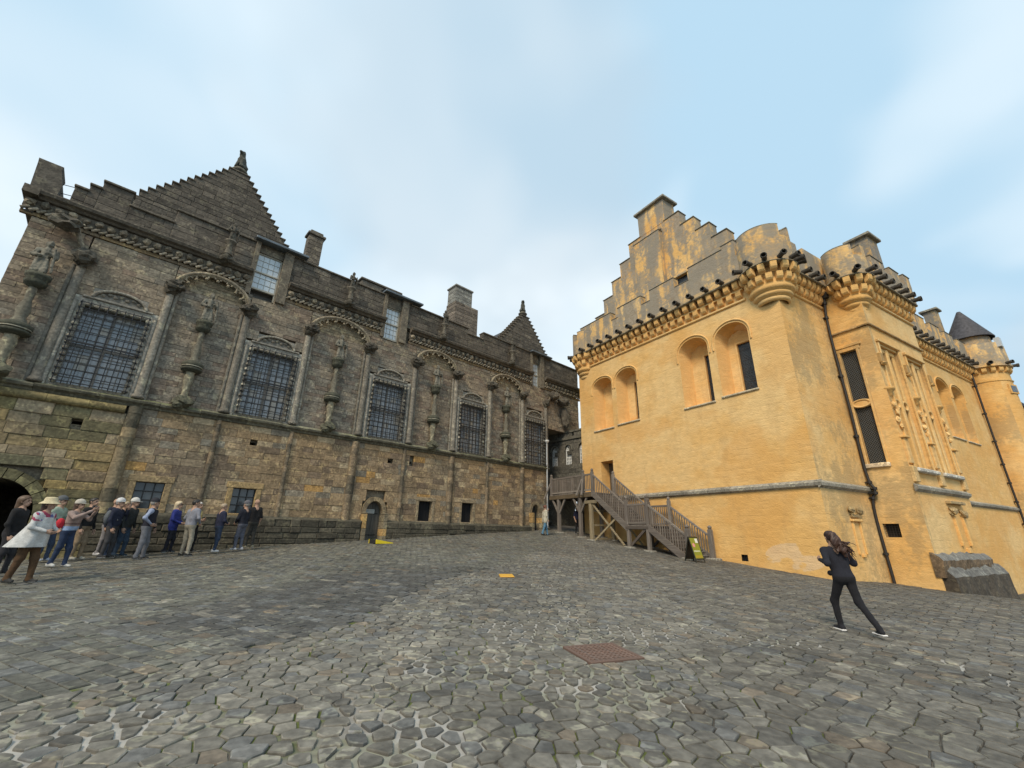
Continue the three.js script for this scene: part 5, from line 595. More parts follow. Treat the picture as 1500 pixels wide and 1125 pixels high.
{ // stair tower at the far end
  const t = thing('stair_tower', 'round ochre stair tower with slate cone roof at the far end of the hall', 'tower', V3(27.9, 0, .35).applyMatrix4(MS).applyAxisAngle(UPV, hallTurn).add(V3(...hallPos)).toArray(), hallTurn + (86.5 * Math.PI / 180));
  const R = 1.42; part('wall', [lathe([[R + .12, -4], [R + .02, 2], [R, 11.9]], 40)], LS, t); part('corbel_moulding', [lathe([[R, 11.5], [R + .08, 11.56], [R, 11.64], [R, 12.6], [R + .3, 12.62], [R + .32, 12.72], [R, 12.74]], 40)], LS, t); const g = fin(corbG.clone(), [1, 1, 1]); for (let i = 0; i < 20; i++) { const q = i / 20 * 6.283, o = shadow(new THREE.Mesh(g, LS)); o.name = 'corbel'; o.position.set(Math.sin(q) * (R - .02), 12.18, Math.cos(q) * (R - .02)); o.rotation.y = q; t.add(o); }
  part('parapet', [lathe([[R + .26, 12.72], [R + .24, 14.6], [R - .1, 14.6], [R - .1, 12.7]], 40)], LS, t); part('parapet_window', [box(-.75, -.25, 14.2, 14.95, R + .0, R + .3)], M.paint, t, [.5, .52, .52]); part('cap_house', [lathe([[R - .25, 13], [R - .25, 15.4]], 32)], LG, t); part('cone_roof', [lathe([[R + .02, 15.35], [R + .05, 15.4], [.12, 18.1], [0, 18.15]], 32)], M.slate, t, [.12, .115, .13]); part('chimney', [box(-.9, -.15, 13, 18.6, -1.9, -1.1)], LS, t, [.75, .8, .9]); part('chimney_cap', [cbox(-1.1, .05, 18.6, 18.78, -2.1, -.9, .03)], M.stone, t, [.2, .185, .16]);
  [[-.25, 10.6, .3], [.0, 7.2, .35], [.4, 3.3, .35]].forEach(([a, y, w]) => { const o = sub('window', t); o.rotation.y = a; part('surround', [cbox(-w - .12, w + .12, y - .12, y + .62, R - .2, R + .06, .02)], LS, o); part('glass', [box(-w, w, y, y + .5, R - .1, R + .075)], M.darkglass, o, [.06, .08, .11]); });
  { const o = sub('waterspouts', t); spouts(o, [0], 12.86, 0); o.children[0].position.set(0, 0, 0); o.remove(o.children[0]); for (const a of [-60, -20, 20, 55, 75]) { const q = a * Math.PI / 180; spouts(o, [0], 0, 0, q); o.children[o.children.length - 1].position.set(Math.sin(q) * (R + .1), 12.86, Math.cos(q) * (R + .1)); } }
  const f = thing('far_range', 'distant grey stone building with slate roof beyond the stair tower', 'building', V3(36, 0, .5).applyMatrix4(MS).applyAxisAngle(UPV, hallTurn).add(V3(...hallPos)).toArray(), hallTurn + (86.5 * Math.PI / 180)); part('wall', [box(-4, 14, -5, 11, -8, 0)], M.stone, f, [.16, .14, .12]); part('roof', [prism([[-4.3, 10.9], [14.3, 10.9], [14, 11.2], [-4, 11.2]], -8.2, .3), quads([[[-4.2, 11.2, .3], [14.2, 11.2, .3], [14.2, 14.2, -4], [-4.2, 14.2, -4]]])], M.slate, f, [.09, .09, .095]);
}
// =====================================================================
// TIMBER STAIR (hall gable frame) and small objects
// =====================================================================
const hallAt = (x, y, z) => V3(x, y, z).applyAxisAngle(UPV, hallTurn).add(V3(...hallPos)).toArray();
const hallGround = (x, z) => { const p = hallAt(x, 0, z); return ground(p[0], -p[2]); };
{
  const s = thing('timber_stair', 'weathered grey timber stair with balusters and landing against the ochre gable', 'stair', hallPos, hallTurn), r = rngOf(61);
  const gw = () => mulc(mixc([.2, .18, .17], [.27, .25, .235], r()), .8 + .35 * r()), dk = () => mulc([.12, .105, .095], .8 + .4 * r());
  const zN = 2.15, zF = .35, LF = 2.45, MF = .53;
  const newel = (x, z, y0, y1, w = .17) => part('newel', [cbox(x - w / 2, x + w / 2, y0, y1, z - w / 2, z + w / 2, .02), cbox(x - w * .36, x + w * .36, y1, y1 + .04, z - w * .36, z + w * .36, .01), lathe([[.05, 0], [w * .52, .05], [w * .5, .11], [.02, .17], [0, .18]], 10, [x, y1 + .03, z])], M.wood, s, gw());
  const bal = (x, z, y0, y1) => part('baluster', [bar([x, y0, z], [x, y1, z], .045, .045)], M.wood, s, gw());
  const rail = (a, b) => { part('handrail', [bar(a, b, .1, .07)], M.wood, s, gw(), true); };
  // upper landing
  for (let i = 0; i < 20; i++) part('deck_board', [cbox(-15.2 + i * .196, -15.2 + i * .196 + .188, LF - .05, LF, .08, zN + .1, .008)], M.wood, s, gw()); part('landing_beam', [cbox(-15.25, -11.25, LF - .3, LF - .052, zN - .06, zN + .1, .02)], M.wood, s, mulc([.17, .135, .09], 1), true); part('landing_beam', [cbox(-15.25, -11.25, LF - .3, LF - .052, .1, .25, .02)], M.wood, s, dk(), true); for (const x of [-15.15, -13.9, -12.6, -11.4]) part('joist', [cbox(x - .06, x + .06, LF - .28, LF - .055, .25, zN - .06, .01)], M.wood, s, dk());
  [[-15.1, zN], [-11.95, zN], [-11.15, zN], [-11.15, zF]].forEach(([x, z]) => newel(x, z, LF - .3, LF + 1.18)); newel(-15.1, zF, LF - .3, LF + 1.18);
  for (let x = -14.96; x < -12.05; x += .13) bal(x, zN, LF + .12, LF + 1.0); for (let x = -11.8; x < -11.25; x += .13) bal(x, zN, LF + .12, LF + 1.0); rail([-15.1, LF + 1.04, zN], [-11.15, LF + 1.04, zN]); rail([-15.1, LF + .12, zN], [-11.15, LF + .12, zN]); for (let z = zF + .1; z < zN - .1; z += .13) bal(-15.1, z, LF + .12, LF + 1); rail([-15.1, LF + 1.04, zF], [-15.1, LF + 1.04, zN]);
  part('raking_strut', [bar([-15.45, LF - .25, zN + .35], [-15.12, LF + .8, zN + .06], .09)], M.wood, s, gw()); part('raking_strut', [bar([-12.15, LF - .2, zN + .42], [-11.98, LF + .8, zN + .08], .1)], M.wood, s, gw()); part('raking_strut', [bar([-11.7, LF - .2, zN + .42], [-11.9, LF + .8, zN + .08], .1)], M.wood, s, gw());
  const post = (x, z, top, w = .2, col, foot = true) => { const g = hallGround(x, z); part('post', [cbox(x - w / 2, x + w / 2, g - .05, top, z - w / 2, z + w / 2, .02)], M.wood, s, col || gw()); if (foot) part('pad_stone', [cbox(x - .25, x + .25, g - .1, g + .07, z - .22, z + .22, .03)], M.stone, s, [.24, .23, .21]); };
  for (const [x, z] of [[-14.35, zN], [-12.3, zN], [-14.35, .4], [-12.3, .4]]) { post(x, z, LF - .3); for (const d of [-1, 1]) part('brace', [bar([x, LF - 1.25, z], [x + d * .62, LF - .3, z], .12, .1)], M.wood, s, gw()); }
  // flights
  const flight = (x0, y0, x1, y1, n) => { const dx = (x1 - x0) / n, dy = (y1 - y0) / n; for (let i = 0; i < n; i++) { const x = x0 + i * dx, y = y0 + (i + 1) * dy; part('tread', [cbox(x - .03, x + dx + .01, y - .05, y, zF - .02, zN + .02, .01)], M.wood, s, gw()); part('riser', [cbox(x + dx - .03, x + dx, y + dy, y - .05, zF, zN, .004)], M.wood, s, dk()); }
    for (const z of [zN + .06, zF - .06]) part('stringer', [prism([[x0, y0 + .06], [x0, y0 - .3], [x1, y1 - .3], [x1 + .12, y1 - .28], [x1 + .12, y1 + .02]], z - .03, z + .03)], M.wood, s, gw(), true);
    for (const z of [zN, zF]) { const m = Math.round((x1 - x0) / .14); for (let i = 1; i < m; i++) { const t = i / m; bal(lerp(x0, x1, t), z, lerp(y0, y1, t) + .0, lerp(y0, y1, t) + .95); } rail([x0, y0 + 1.0, z], [x1, y1 + 1.0, z]); } };
  flight(-11.1, LF, -8.62, MF, 11); flight(-7.2, MF, -5.0, -1.0, 9);
  // middle landing
  for (let i = 0; i < 7; i++) part('deck_board', [cbox(-8.62 + i * .2, -8.62 + i * .2 + .192, MF - .05, MF, zF - .05, zN + .08, .008)], M.wood, s, gw()); part('landing_beam', [cbox(-8.7, -7.15, MF - .22, MF - .052, zN - .05, zN + .1, .02)], M.wood, s, dk(), true); part('landing_beam', [cbox(-8.7, -7.15, MF - .22, MF - .052, zF - .1, zF + .05, .02)], M.wood, s, dk(), true);
  for (const z of [zN, zF]) { for (const x of [-8.6, -7.22]) newel(x, z, MF - .25, MF + 1.3); for (let x = -8.46; x < -7.3; x += .13) bal(x, z, MF + .1, MF + 1.0); rail([-8.6, MF + 1.03, z], [-7.22, MF + 1.03, z]); rail([-8.6, MF + .1, z], [-7.22, MF + .1, z]); for (const x of [-8.55, -7.25]) post(x, z, MF - .22, .18); newel(-5.0, z, hallGround(-5, z) - .05, .34, .2); part('pad_stone', [cbox(-5.3, -4.7, hallGround(-5, z) - .1, hallGround(-5, z) + .09, z - .25, z + .25, .03)], M.stone, s, [.22, .21, .19]); }
  part('brace', [bar([-8.5, -.55, zN], [-7.4, MF - .2, zN], .13, .1)], M.wood, s, dk()); part('brace', [bar([-7.2, MF - .3, zN - .15], [-5.7, -.95, zN - .15], .14, .1)], M.wood, s, dk()); part('brace', [bar([-8.5, -.55, zF], [-7.4, MF - .2, zF], .13, .1)], M.wood, s, dk());
  // new pale propping under the upper flight
  const pl = () => mulc([.36, .31, .21], .85 + .3 * r()); post(-11.15, zN + .2, 1.75, .2, pl()); post(-11.15, .6, 1.75, .2, pl()); part('prop_head', [cbox(-11.6, -10.75, 1.75, 1.93, zN + .1, zN + .3, .01)], M.wood, s, pl(), true); for (const y of [1.35, .55, -.2]) part('prop_rail', [bar([-11.15, y, .6], [-11.15, y, zN + .2], .1, .05)], M.wood, s, pl(), true); part('cross_brace', [bar([-11.0, 1.7, zN + .2], [-9.0, -.5, zN - .1], .1, .05)], M.wood, s, pl(), true); part('cross_brace', [bar([-11.05, -.4, zN + .22], [-9.2, 1.05, zN], .1, .05)], M.wood, s, pl(), true); part('cross_brace', [bar([-11, 1.6, .6], [-9, -.5, .6], .1, .05)], M.wood, s, pl(), true); part('prop_rail', [bar([-11.15, -.38, 2.3], [-8.8, -.6, 2.1], .1, .06)], M.wood, s, pl(), true);
}
{ // sandwich board
  const p = hallAt(-4.35, 0, 2.75), y = gy(p[0], p[2]); const b = thing('sandwich_board', 'black sandwich board with green poster at the foot of the timber stair', 'sign', [p[0], y, p[2]], .62);
  const lean = .2; const mk = (sgn) => { const g = sub(sgn > 0 ? 'front_panel' : 'rear_panel', b); g.position.set(0, 0, sgn * .28); g.rotation.x = -sgn * .26; part('frame', [cbox(-.34, -.29, 0, 1.08, -.02, .02, .008), cbox(.29, .34, 0, 1.08, -.02, .02, .008), cbox(-.34, .34, 1.03, 1.09, -.021, .021, .008), cbox(-.34, .34, .12, .17, -.021, .021, .008)], M.paint, g, [.02, .022, .016]); part('board', [box(-.3, .3, .15, 1.05, -.012, .012)], M.paint, g, sgn > 0 ? [.27, .29, .03] : [.012, .012, .012]); if (sgn > 0) { part('poster_print', [tint(box(.08, .27, .82, 1.0, .012, .016), [.8, .8, .72]), tint(cyl([-.12, .72, .012], [-.12, .72, .017], .09, .09, 20), [.8, .32, .3]), ...[0, 1, 2, 3, 4, 5].map(k => tint(box(-.24 + k * .075, -.19 + k * .075, .44, .5, .012, .016), [.72, .72, .5])), tint(box(-.25, .26, .19, .3, .012, .015), [.4, .3, .03])], M.paint, g); } }; mk(1); mk(-1);
}
{ // cast-iron drain grate
  const y = gy(GRATE.x, -GRATE.Z); const g = thing('drain_grate', 'rusty square iron drain grate set in the cobbles', 'drain grate', [GRATE.x, y + .004, -GRATE.Z], GRATE.a), w = GRATE.w / 2, h = GRATE.h / 2; { const n = V3(-(gy(GRATE.x + .4, -GRATE.Z) - gy(GRATE.x - .4, -GRATE.Z)) / .8, 1, -(gy(GRATE.x, -GRATE.Z + .4) - gy(GRATE.x, -GRATE.Z - .4)) / .8).normalize(); g.quaternion.setFromUnitVectors(UPV, n).multiply(new THREE.Quaternion().setFromAxisAngle(UPV, GRATE.a)); g.position.y += .012; }
  const rust = () => mulc(mixc([.17, .105, .08], [.13, .095, .08], R0()), .8 + .4 * R0()); part('frame', [cbox(-w, w, -.03, .022, -h, -h + .05, .006), cbox(-w, w, -.03, .022, h - .05, h, .006), cbox(-w, -w + .05, -.03, .0215, -h + .05, h - .05, .006), cbox(w - .05, w, -.03, .0215, -h + .05, h - .05, .006)], M.plain, g, [.14, .09, .07]);
  for (let i = 0; i < 10; i++) part('bar', [cbox(-w + .085 + i * (2 * w - .17) / 9 - .013, -w + .085 + i * (2 * w - .17) / 9 + .013, -.02, .02, -h + .05, h - .05, .005)], M.plain, g, rust()); for (let i = 0; i < 9; i++) part('bar', [cbox(-w + .05, w - .05, -.022, .017, -h + .085 + i * (2 * h - .17) / 8 - .012, -h + .085 + i * (2 * h - .17) / 8 + .012, .005)], M.plain, g, rust()); part('pit', [box(-w + .02, w - .02, -.0268, -.024, -h + .02, h - .02)], M.plain, g, [.03, .025, .02]);
}
{ const y = gy(-.06, -12.8); const p = thing('marker_plate', 'small flat yellow plate lying on the cobbles', 'plate', [-.06, y + .028, -12.8], .1); p.rotation.x = .034; part('plate', [cbox(-.19, .19, 0, .02, -.26, .26, .006)], M.paint, p, [.75, .42, .06]); part('edge', [cbox(-.2, .2, -.008, .004, -.27, .27, .003)], M.paint, p, [.4, .22, .05]); }
{ const y = gy(-5.65, -20); const p = thing('threshold_ramp', 'small black ramp with yellow sides before the arched door', 'ramp', [-5.65, y + .02, -20], palTurn + .1); part('ramp_top', [prism([[-.42, 0], [.42, 0], [.42, .02], [-.42, .16]], -.26, .26)], M.paint, p, [.03, .03, .032]); part('yellow_side', [prism([[-.43, -.01], [.43, -.01], [.43, .025], [-.43, .165]], .262, .3), prism([[-.43, -.01], [.43, -.01], [.43, .025], [-.43, .165]], -.3, -.262)], M.paint, p, [.8, .62, .02]); }
// =====================================================================
// PEOPLE (local frame: z forward, +x the person's left, y up; built at 1.75 m)
// =====================================================================
const SKIN = [.52, .33, .24];
const skullB = [bone([0, 1.655, -.012], [0, 1.665, .012], .092, .09), bone([0, 1.60, .03], [0, 1.575, .055], .068, .05), bone([0, 1.56, .06], [0, 1.555, .07], .038, .03)];
const skull = (x, y, z) => { let d = 9; for (const b of skullB) d = smin(d, capD(x * 1.12, y, z, b), .04); return d; };
const headG = (() => {
  const B = [bone([0, 1.64, .1], [0, 1.612, .122], .012, .016), bone([-.084, 1.632, -.005], [-.088, 1.61, -.002], .02, .014), bone([.084, 1.632, -.005], [.088, 1.61, -.002], .02, .014), bone([-.03, 1.668, .095], [.03, 1.668, .095], .012, .012), bone([-.018, 1.577, .1], [.018, 1.577, .1], .012, .012), bone([0, 1.44, -.02], [0, 1.6, 0], .06, .052)];
  const g = nets((x, y, z) => { let d = skull(x, y, z); for (const b of B) d = smin(d, capD(x, y, z, b), .022); d = Math.max(d, -(Math.hypot(x - .032, y - 1.645, (z - .108) * .8) - .014), -(Math.hypot(x + .032, y - 1.645, (z - .108) * .8) - .014)); return d; }, [-.14, 1.42, -.15], [.14, 1.79, .17], .0105); return g;
})();
const faceCol = sk => (x, y, z) => z > .085 && Math.hypot(Math.abs(x) - .032, y - 1.645) < .014 ? [.08, .055, .045] : z > .088 && Math.abs(x) < .026 && Math.abs(y - 1.577) < .009 ? mulc(sk, .62).map((q, i) => i ? q * .75 : q) : z > .08 && Math.abs(Math.abs(x) - .034) < .02 && Math.abs(y - 1.672) < .007 ? mulc(sk, .4) : sk;
const handG = (() => { // relaxed left hand hanging down from the wrist at the origin, palm facing -x
  const B = [bone([0, -.02, 0], [0, -.085, .0], .027, .034)], P = [bone([0, -.03, -.022], [0, -.09, -.028], .018, .017), bone([0, -.03, .02], [0, -.09, .028], .018, .017)];
  const F = []; [[.03, .078, .0085], [.011, .088, .009], [-.009, .082, .0088], [-.028, .064, .008]].forEach(([z, l, r]) => { const a = [-.002, -.09, z], b = [-.008, -.09 - l * .45, z * 1.08], c = [-.024, -.09 - l * .78, z * 1.1], d = [-.042, -.09 - l * .98, z * 1.08]; F.push([bone(a, b, r * 1.1, r), bone(b, c, r, r * .92), bone(c, d, r * .92, r * .8)]); });
  F.push([bone([-.006, -.03, .03], [-.02, -.06, .052], .0125, .0115), bone([-.02, -.06, .052], [-.03, -.095, .055], .0115, .009)]);
  return nets((x, y, z) => { let d = 9; for (const b of [...B, ...P]) d = smin(d, capD(x * 1.5, y, z, b), .02); for (const f of F) { let e = 9; for (const b of f) e = Math.min(e, capD(x, y, z, b)); d = smin(d, e, .008); } return d; }, [-.07, -.2, -.06], [.05, .03, .08], .0058);
})();
function hairG(kind) { // hair is a shell over the skull
  const R = kind === 'bald' ? 0 : kind === 'short' ? .014 : .022;
  return nets((x, y, z) => { let d = skull(x, y, z) - R - (fbm(x * 40 + 9, y * 40 + z * 30 + 9, 2, 3) - .5) * .012; const cut = z * .75 - (y - 1.655) * .75 - .028; d = Math.max(d, cut); if (kind === 'short') d = Math.max(d, 1.585 - y - Math.max(0, -z) * .35); if (kind === 'bob') { let e = capD(x, y, z, bone([0, 1.66, -.03], [0, 1.5, -.06], .1, .075)); e = Math.max(e, z - .03 - Math.max(0, Math.abs(x) - .06)); d = smin(d, e, .03); } return d; }, [-.16, 1.4, -.2], [.16, 1.82, .14], .0125);
}
const HAIR = { short: hairG('short'), bob: hairG('bob') };
const capG = [lathe([[.115, 0], [.118, .03], [.108, .075], [.075, .115], [.02, .135], [0, .137]], 20, [0, 1.672, -.008]), (() => { const g = new THREE.SphereGeometry(.1, 16, 8, 0, Math.PI, 0, Math.PI / 2); const s = new THREE.Shape(); s.moveTo(-.085, 0); s.bezierCurveTo(-.09, .1, -.04, .13, 0, .13); s.bezierCurveTo(.04, .13, .09, .1, .085, 0); s.lineTo(-.085, 0); const e = new THREE.ExtrudeGeometry(s, { depth: .008, bevelEnabled: false, curveSegments: 8 }); e.rotateX(Math.PI / 2 + .12); e.translate(0, 1.685, .075); return strip(e); })()];
const bucketG = [lathe([[.185, -.035], [.19, -.03], [.118, .03], [.11, .09], [.09, .115], [0, .122]], 24, [0, 1.672, 0])];
let pid = 0;
function person(o) {
  const H = o.H || 1.74, s = H / 1.75, f = o.f * Math.PI / 180; const g = thing('person', o.label, 'person', [o.x, gy(o.x, -o.Z) + .022, -o.Z], Math.PI - f, o.group); g.scale.setScalar(s); const r = rngOf(3000 + pid++);
  const st = o.stance || [[.1, .04, .05], [-.1, .04, -.04]]; // ankles: x, lift, z for left and right
  const lean = o.lean || 0, lx = o.leanX || 0, wide = o.wide || 1, up = y => [(y - .9) * lx, (y - .9) * lean];
  const at = (x, y, z) => { const [a, b] = up(y); return [x + a, y, z + b]; };
  const B = []; const add = (a, b, r0, r1, c) => B.push([bone(a, b, r0, r1), c]);
  const [top, leg, shoe] = [o.top, o.leg, o.shoe || [.04, .04, .04]]; const sleeve = o.sleeve || top;
  const L = o.legW || 1;
  st.forEach(([ax, ay, az, kx, kz, toe], i) => { const sg = i ? -1 : 1, hip = [sg * .09, .9, 0], kn = [lerp(hip[0], ax, .5) + (kx || 0), .5 + ay * .4, az * .5 + .035 + (kz || 0)], an = [ax, .09 + ay, az]; add(hip, kn, .092 * L, .068 * L, 'leg'); add(kn, an, .066 * L, .05 * L, 'leg'); const ty = toe || 0, dx = sg * .02; add([ax, .045 + ay, az - .05], [ax + dx, .038 + ay - ty * .6, az + .13], .042, .036, 'shoe'); });
  add([-.07, .93, -.01], [.07, .93, -.01], .115, .115, 'hip'); add(at(-.065, 1.02, 0), at(-.1, 1.32, 0), .118 * wide, .115 * wide, 'top'); add(at(.065, 1.02, 0), at(.1, 1.32, 0), .118 * wide, .115 * wide, 'top'); add(at(0, 1.05, .03), at(0, 1.3, .04), .11 * wide, .1 * wide, 'top'); add(at(-.15, 1.395, 0), at(.15, 1.395, 0), .07, .07, 'top'); add(at(0, 1.4, -.01), at(0, 1.5, 0), .075, .06, o.collar ? 'top' : 'neck');
  if (o.coat) { add(at(-.1, .82, 0), at(-.08, 1.2, 0), o.coat, .14, 'top'); add(at(.1, .82, 0), at(.08, 1.2, 0), o.coat, .14, 'top'); } if (o.flare) for (const q of [-.17, 0, .17]) { add(at(q * .7, 1.3, -.07), at(q, .8, -.2), .07, .075, 'top'); add(at(q * .7, 1.2, .08), at(q, .82, .1), .07, .08, 'top'); }
  const hands = []; (o.arms || [[[.26, 1.12, .0], [.25, .88, .09]], [[-.26, 1.12, .0], [-.25, .88, .09]]]).forEach(([e, w], i) => { const sg = i ? -1 : 1, sh = at(sg * .19, 1.39, 0), el = at(...e), wr = at(...w); add(sh, el, .062, .05, 'sleeve'); const bare = o.bare; add(el, wr, .048, .036, bare ? 'skin' : 'sleeve'); hands.push([wr, el, sg]); });
  if (o.bag) add(at(...o.bag.a), at(...o.bag.b), o.bag.r, o.bag.r, 'bag');
  const cls = (x, y, z) => { let m = 9, c = 'top'; for (const [b, k] of B) { const d = capD(x, y, z, b); if (d < m) { m = d; c = k; } } if (c === 'hip') c = y > (o.hem || .95) ? 'top' : 'leg'; if (c === 'leg' && y > (o.hem || .95) - .02) c = 'top'; if (c === 'top' && y < (o.hem || .95)) c = o.coat ? (y < .7 ? 'leg' : 'top') : 'leg'; return c; };
  const bones = B.map(q => q[0]); const cell = o.cell || .022, fold = o.fold ?? .017;
  let zs = st.map(q => q[2]), xs = st.map(q => q[0]);
  const lo = [-.5, -.02, -.34], hi = [.5, 1.56, .42]; for (const b of bones) for (const k of [0, 3]) for (let d = 0; d < 3; d++) { lo[d] = Math.min(lo[d], b[k + d] - .16); hi[d] = Math.max(hi[d], b[k + d] + .16); } lo[1] = -.03;
  const body = nets((x, y, z) => { let d = 9; for (const b of bones) { const e = capD(x, y, z, b); if (e < .25) d = smin(d, e, .05); else d = Math.min(d, e); } return d < .06 ? Math.max(d + (fbm(x * 11 + 7, y * 9 + z * 11 + 7, 2, 91) - .5) * fold * 2, -y) : d; }, lo, hi, cell);
  const C = { top, leg, shoe, sleeve, skin: o.skin || SKIN, neck: o.skin || SKIN, bag: o.bag ? o.bag.c : top }; const P = body.attributes.position, col = new Float32Array(P.count * 3);
  for (let i = 0; i < P.count; i += 3) { const x = (P.getX(i) + P.getX(i + 1) + P.getX(i + 2)) / 3, y = (P.getY(i) + P.getY(i + 1) + P.getY(i + 2)) / 3, z = (P.getZ(i) + P.getZ(i + 1) + P.getZ(i + 2)) / 3; let k = cls(x, y, z), c = C[k]; if (k === 'shoe' && y < .028 + Math.min(...st.map(q => q[1]))) c = o.sole || [.6, .6, .58]; if (o.pattern && k === 'top' || o.pattern && k === 'sleeve') c = o.pattern(x, y, z, c) || c; for (let j = 0; j < 3; j++) for (let q = 0; q < 3; q++) col[(i + j) * 3 + q] = c[q]; }
  body.setAttribute('color', new THREE.BufferAttribute(col, 3));
  const [hx, hz] = up(1.5), HM = new THREE.Matrix4().makeTranslation(hx, 0, hz + (o.headZ || 0)).multiply(new THREE.Matrix4().makeTranslation(0, 1.5, 0)).multiply(new THREE.Matrix4().makeRotationFromEuler(new THREE.Euler(o.nod || 0, o.look || 0, 0, 'YXZ'))).multiply(new THREE.Matrix4().makeTranslation(0, -1.5, 0));
  const hd = tint(headG.clone(), faceCol(o.skin || SKIN)); hd.applyMatrix4(HM); const pieces = [body, hd];
  hands.forEach(([w, e, sg]) => { const h = handG.clone(); if (sg < 0) { h.scale(-1, 1, 1); const p = h.attributes.position; for (let i = 0; i < p.count; i += 3) { const t = [p.getX(i + 1), p.getY(i + 1), p.getZ(i + 1)]; p.setXYZ(i + 1, p.getX(i + 2), p.getY(i + 2), p.getZ(i + 2)); p.setXYZ(i + 2, ...t); } h.computeVertexNormals(); } const d = V3(w[0] - e[0], w[1] - e[1], w[2] - e[2]).normalize(); h.applyQuaternion(new THREE.Quaternion().setFromUnitVectors(V3(0, -1, 0), d)); h.translate(...w); pieces.push(tint(h, o.skin || SKIN)); });
  part('body', pieces, M.cloth, g);
  if (o.hair) part('hair', [xf(HAIR[o.hairKind || 'short'], HM)], M.hair, g, o.hair); if (o.cap) part('cap', capG.map(q => xf(q, HM)), M.cloth, g, o.cap); if (o.bucket) part('sun_hat', bucketG.map(q => xf(q, HM)), M.cloth, g, o.bucket);
  if (o.pack) { const [a, b] = up(1.2); part('backpack', [tint(lump([a, 1.2, -.2 + b], .15, .22, .1, 70 + pid, .12, 2), o.pack), tint(cyl([a + .1, 1.42, -.1 + b], [a + .11, 1.12, .13 + b], .018, .018, 6), mulc(o.pack, .7)), tint(cyl([a - .1, 1.42, -.1 + b], [a - .11, 1.12, .13 + b], .018, .018, 6), mulc(o.pack, .7))], M.cloth, g); }
  if (o.extra) o.extra(g); return g;
}
const CROWD = 'visitors waiting along the palace wall', JEAN = [.05, .075, .13], NAVY = [.018, .024, .05], BLK = [.014, .014, .016], WHITE = [.72, .72, .72];
person({ x: -11.3, Z: 10.3, f: 70, H: 1.72, top: BLK, leg: [.03, .03, .035], hair: [.1, .06, .035], hairKind: 'bob', label: 'person in black jacket with wavy brown hair before the dark archway', group: CROWD });
person({ x: -9.95, Z: 9.5, f: 82, H: 1.66, lean: .14, top: [.66, .67, .66], leg: [.11, .06, .028], fold: .008, legW: 1.1, bucket: [.72, .62, .4], hair: [.05, .025, .02], hairKind: 'bob', shoe: [.05, .05, .05], arms: [[[.27, 1.14, .06], [.16, 1.08, .27]], [[-.27, 1.14, .06], [-.14, 1.06, .27]]], stance: [[.1, .0, .12], [-.1, .02, -.14]], pattern: (x, y, z, c) => y > 1.27 ? (vnoise(x * 16 + 40, y * 16 + z * 12 + 40, 5) < .34 ? [.38, .06, .12] : vnoise(x * 13 + 9, y * 13 + z * 13 + 70, 8) < .3 ? [.16, .17, .4] : c) : null, extra: g => { const c = new THREE.CylinderGeometry(.17, .36, .62, 40, 10, true), p = c.attributes.position; for (let i = 0; i < p.count; i++) { const x = p.getX(i), y = p.getY(i), z = p.getZ(i), t = .5 - y / .62, a = Math.atan2(x, z), w = 1 + .06 * t * Math.sin(a * 7 + 1) + .04 * t * Math.sin(a * 4); p.setXYZ(i, x * w * .92, y + 1.04, z * w * .86 - .03 * t - .06 * t * t + .02 + (.14 * (y + .14))); } c.computeVertexNormals(); part('coat', [strip(c)], M.cloth, g, [.66, .67, .66]); }, label: 'person in white flared coat with patterned shoulders, cream sun hat and brown trousers', group: CROWD });
person({ x: -13.1, Z: 12.9, f: 80, H: 1.78, lean: .06, top: [.42, .52, .42], leg: JEAN, cap: [.13, .14, .15], hair: [.2, .19, .18], pack: [.02, .022, .024], shoe: [.5, .55, .65], arms: [[[.27, 1.15, .05], [.16, 1.3, .25]], [[-.27, 1.13, 0], [-.24, .9, .1]]], label: 'person in pale mint jacket with black backpack and grey cap', group: CROWD });
person({ x: -11.65, Z: 11.95, f: 84, H: 1.66, lean: .1, top: [.36, .27, .24], leg: [.025, .045, .1], cap: [.6, .56, .48], hair: [.08, .05, .035], hairKind: 'bob', shoe: [.65, .65, .62], arms: [[[.24, 1.26, .2], [.07, 1.47, .42]], [[-.24, 1.28, .2], [-.07, 1.48, .42]]], stance: [[.09, 0, .1], [-.09, .02, -.12]], pattern: (x, y, z, c) => y < 1.06 ? [.36, .5, .75] : Math.abs(y - 1.13) < .02 ? [.2, .13, .12] : null, extra: g => { part('camera', [cbox(-.06, .06, 1.55, 1.63, .43, .48, .01), cyl([0, 1.59, .48], [0, 1.59, .55], .032, .035, 12)], M.paint, g, [.02, .02, .022]); part('red_bag', [lump([-.2, 1.12, -.12], .11, .15, .09, 82, .1, 2)], M.cloth, g, [.62, .03, .05]); }, label: 'person in dusty pink sweater with red shoulder bag raising a camera', group: CROWD });
person({ x: -12.6, Z: 13.35, f: 82, H: 1.77, lean: .06, top: BLK, leg: [.3, .22, .14], hair: [.02, .017, .015], shoe: [.45, .43, .36], label: 'person in black jacket and sandy trousers with short black hair', group: CROWD });
person({ x: -12.1, Z: 13.75, f: 78, H: 1.74, top: NAVY, leg: [.06, .06, .065], cap: WHITE, hair: [.3, .29, .28], pack: [.16, .18, .2], arms: [[[.26, 1.15, .1], [.1, 1.44, .22]], [[-.26, 1.12, 0], [-.24, .9, .1]]], label: 'person in navy jacket with white cap and grey backpack, hand at the face', group: CROWD });
person({ x: -12.95, Z: 14.55, f: 84, H: 1.78, lean: .05, top: NAVY, leg: [.28, .27, .28], shoe: WHITE, label: 'bald person in dark navy jacket and pale grey trousers', group: CROWD });
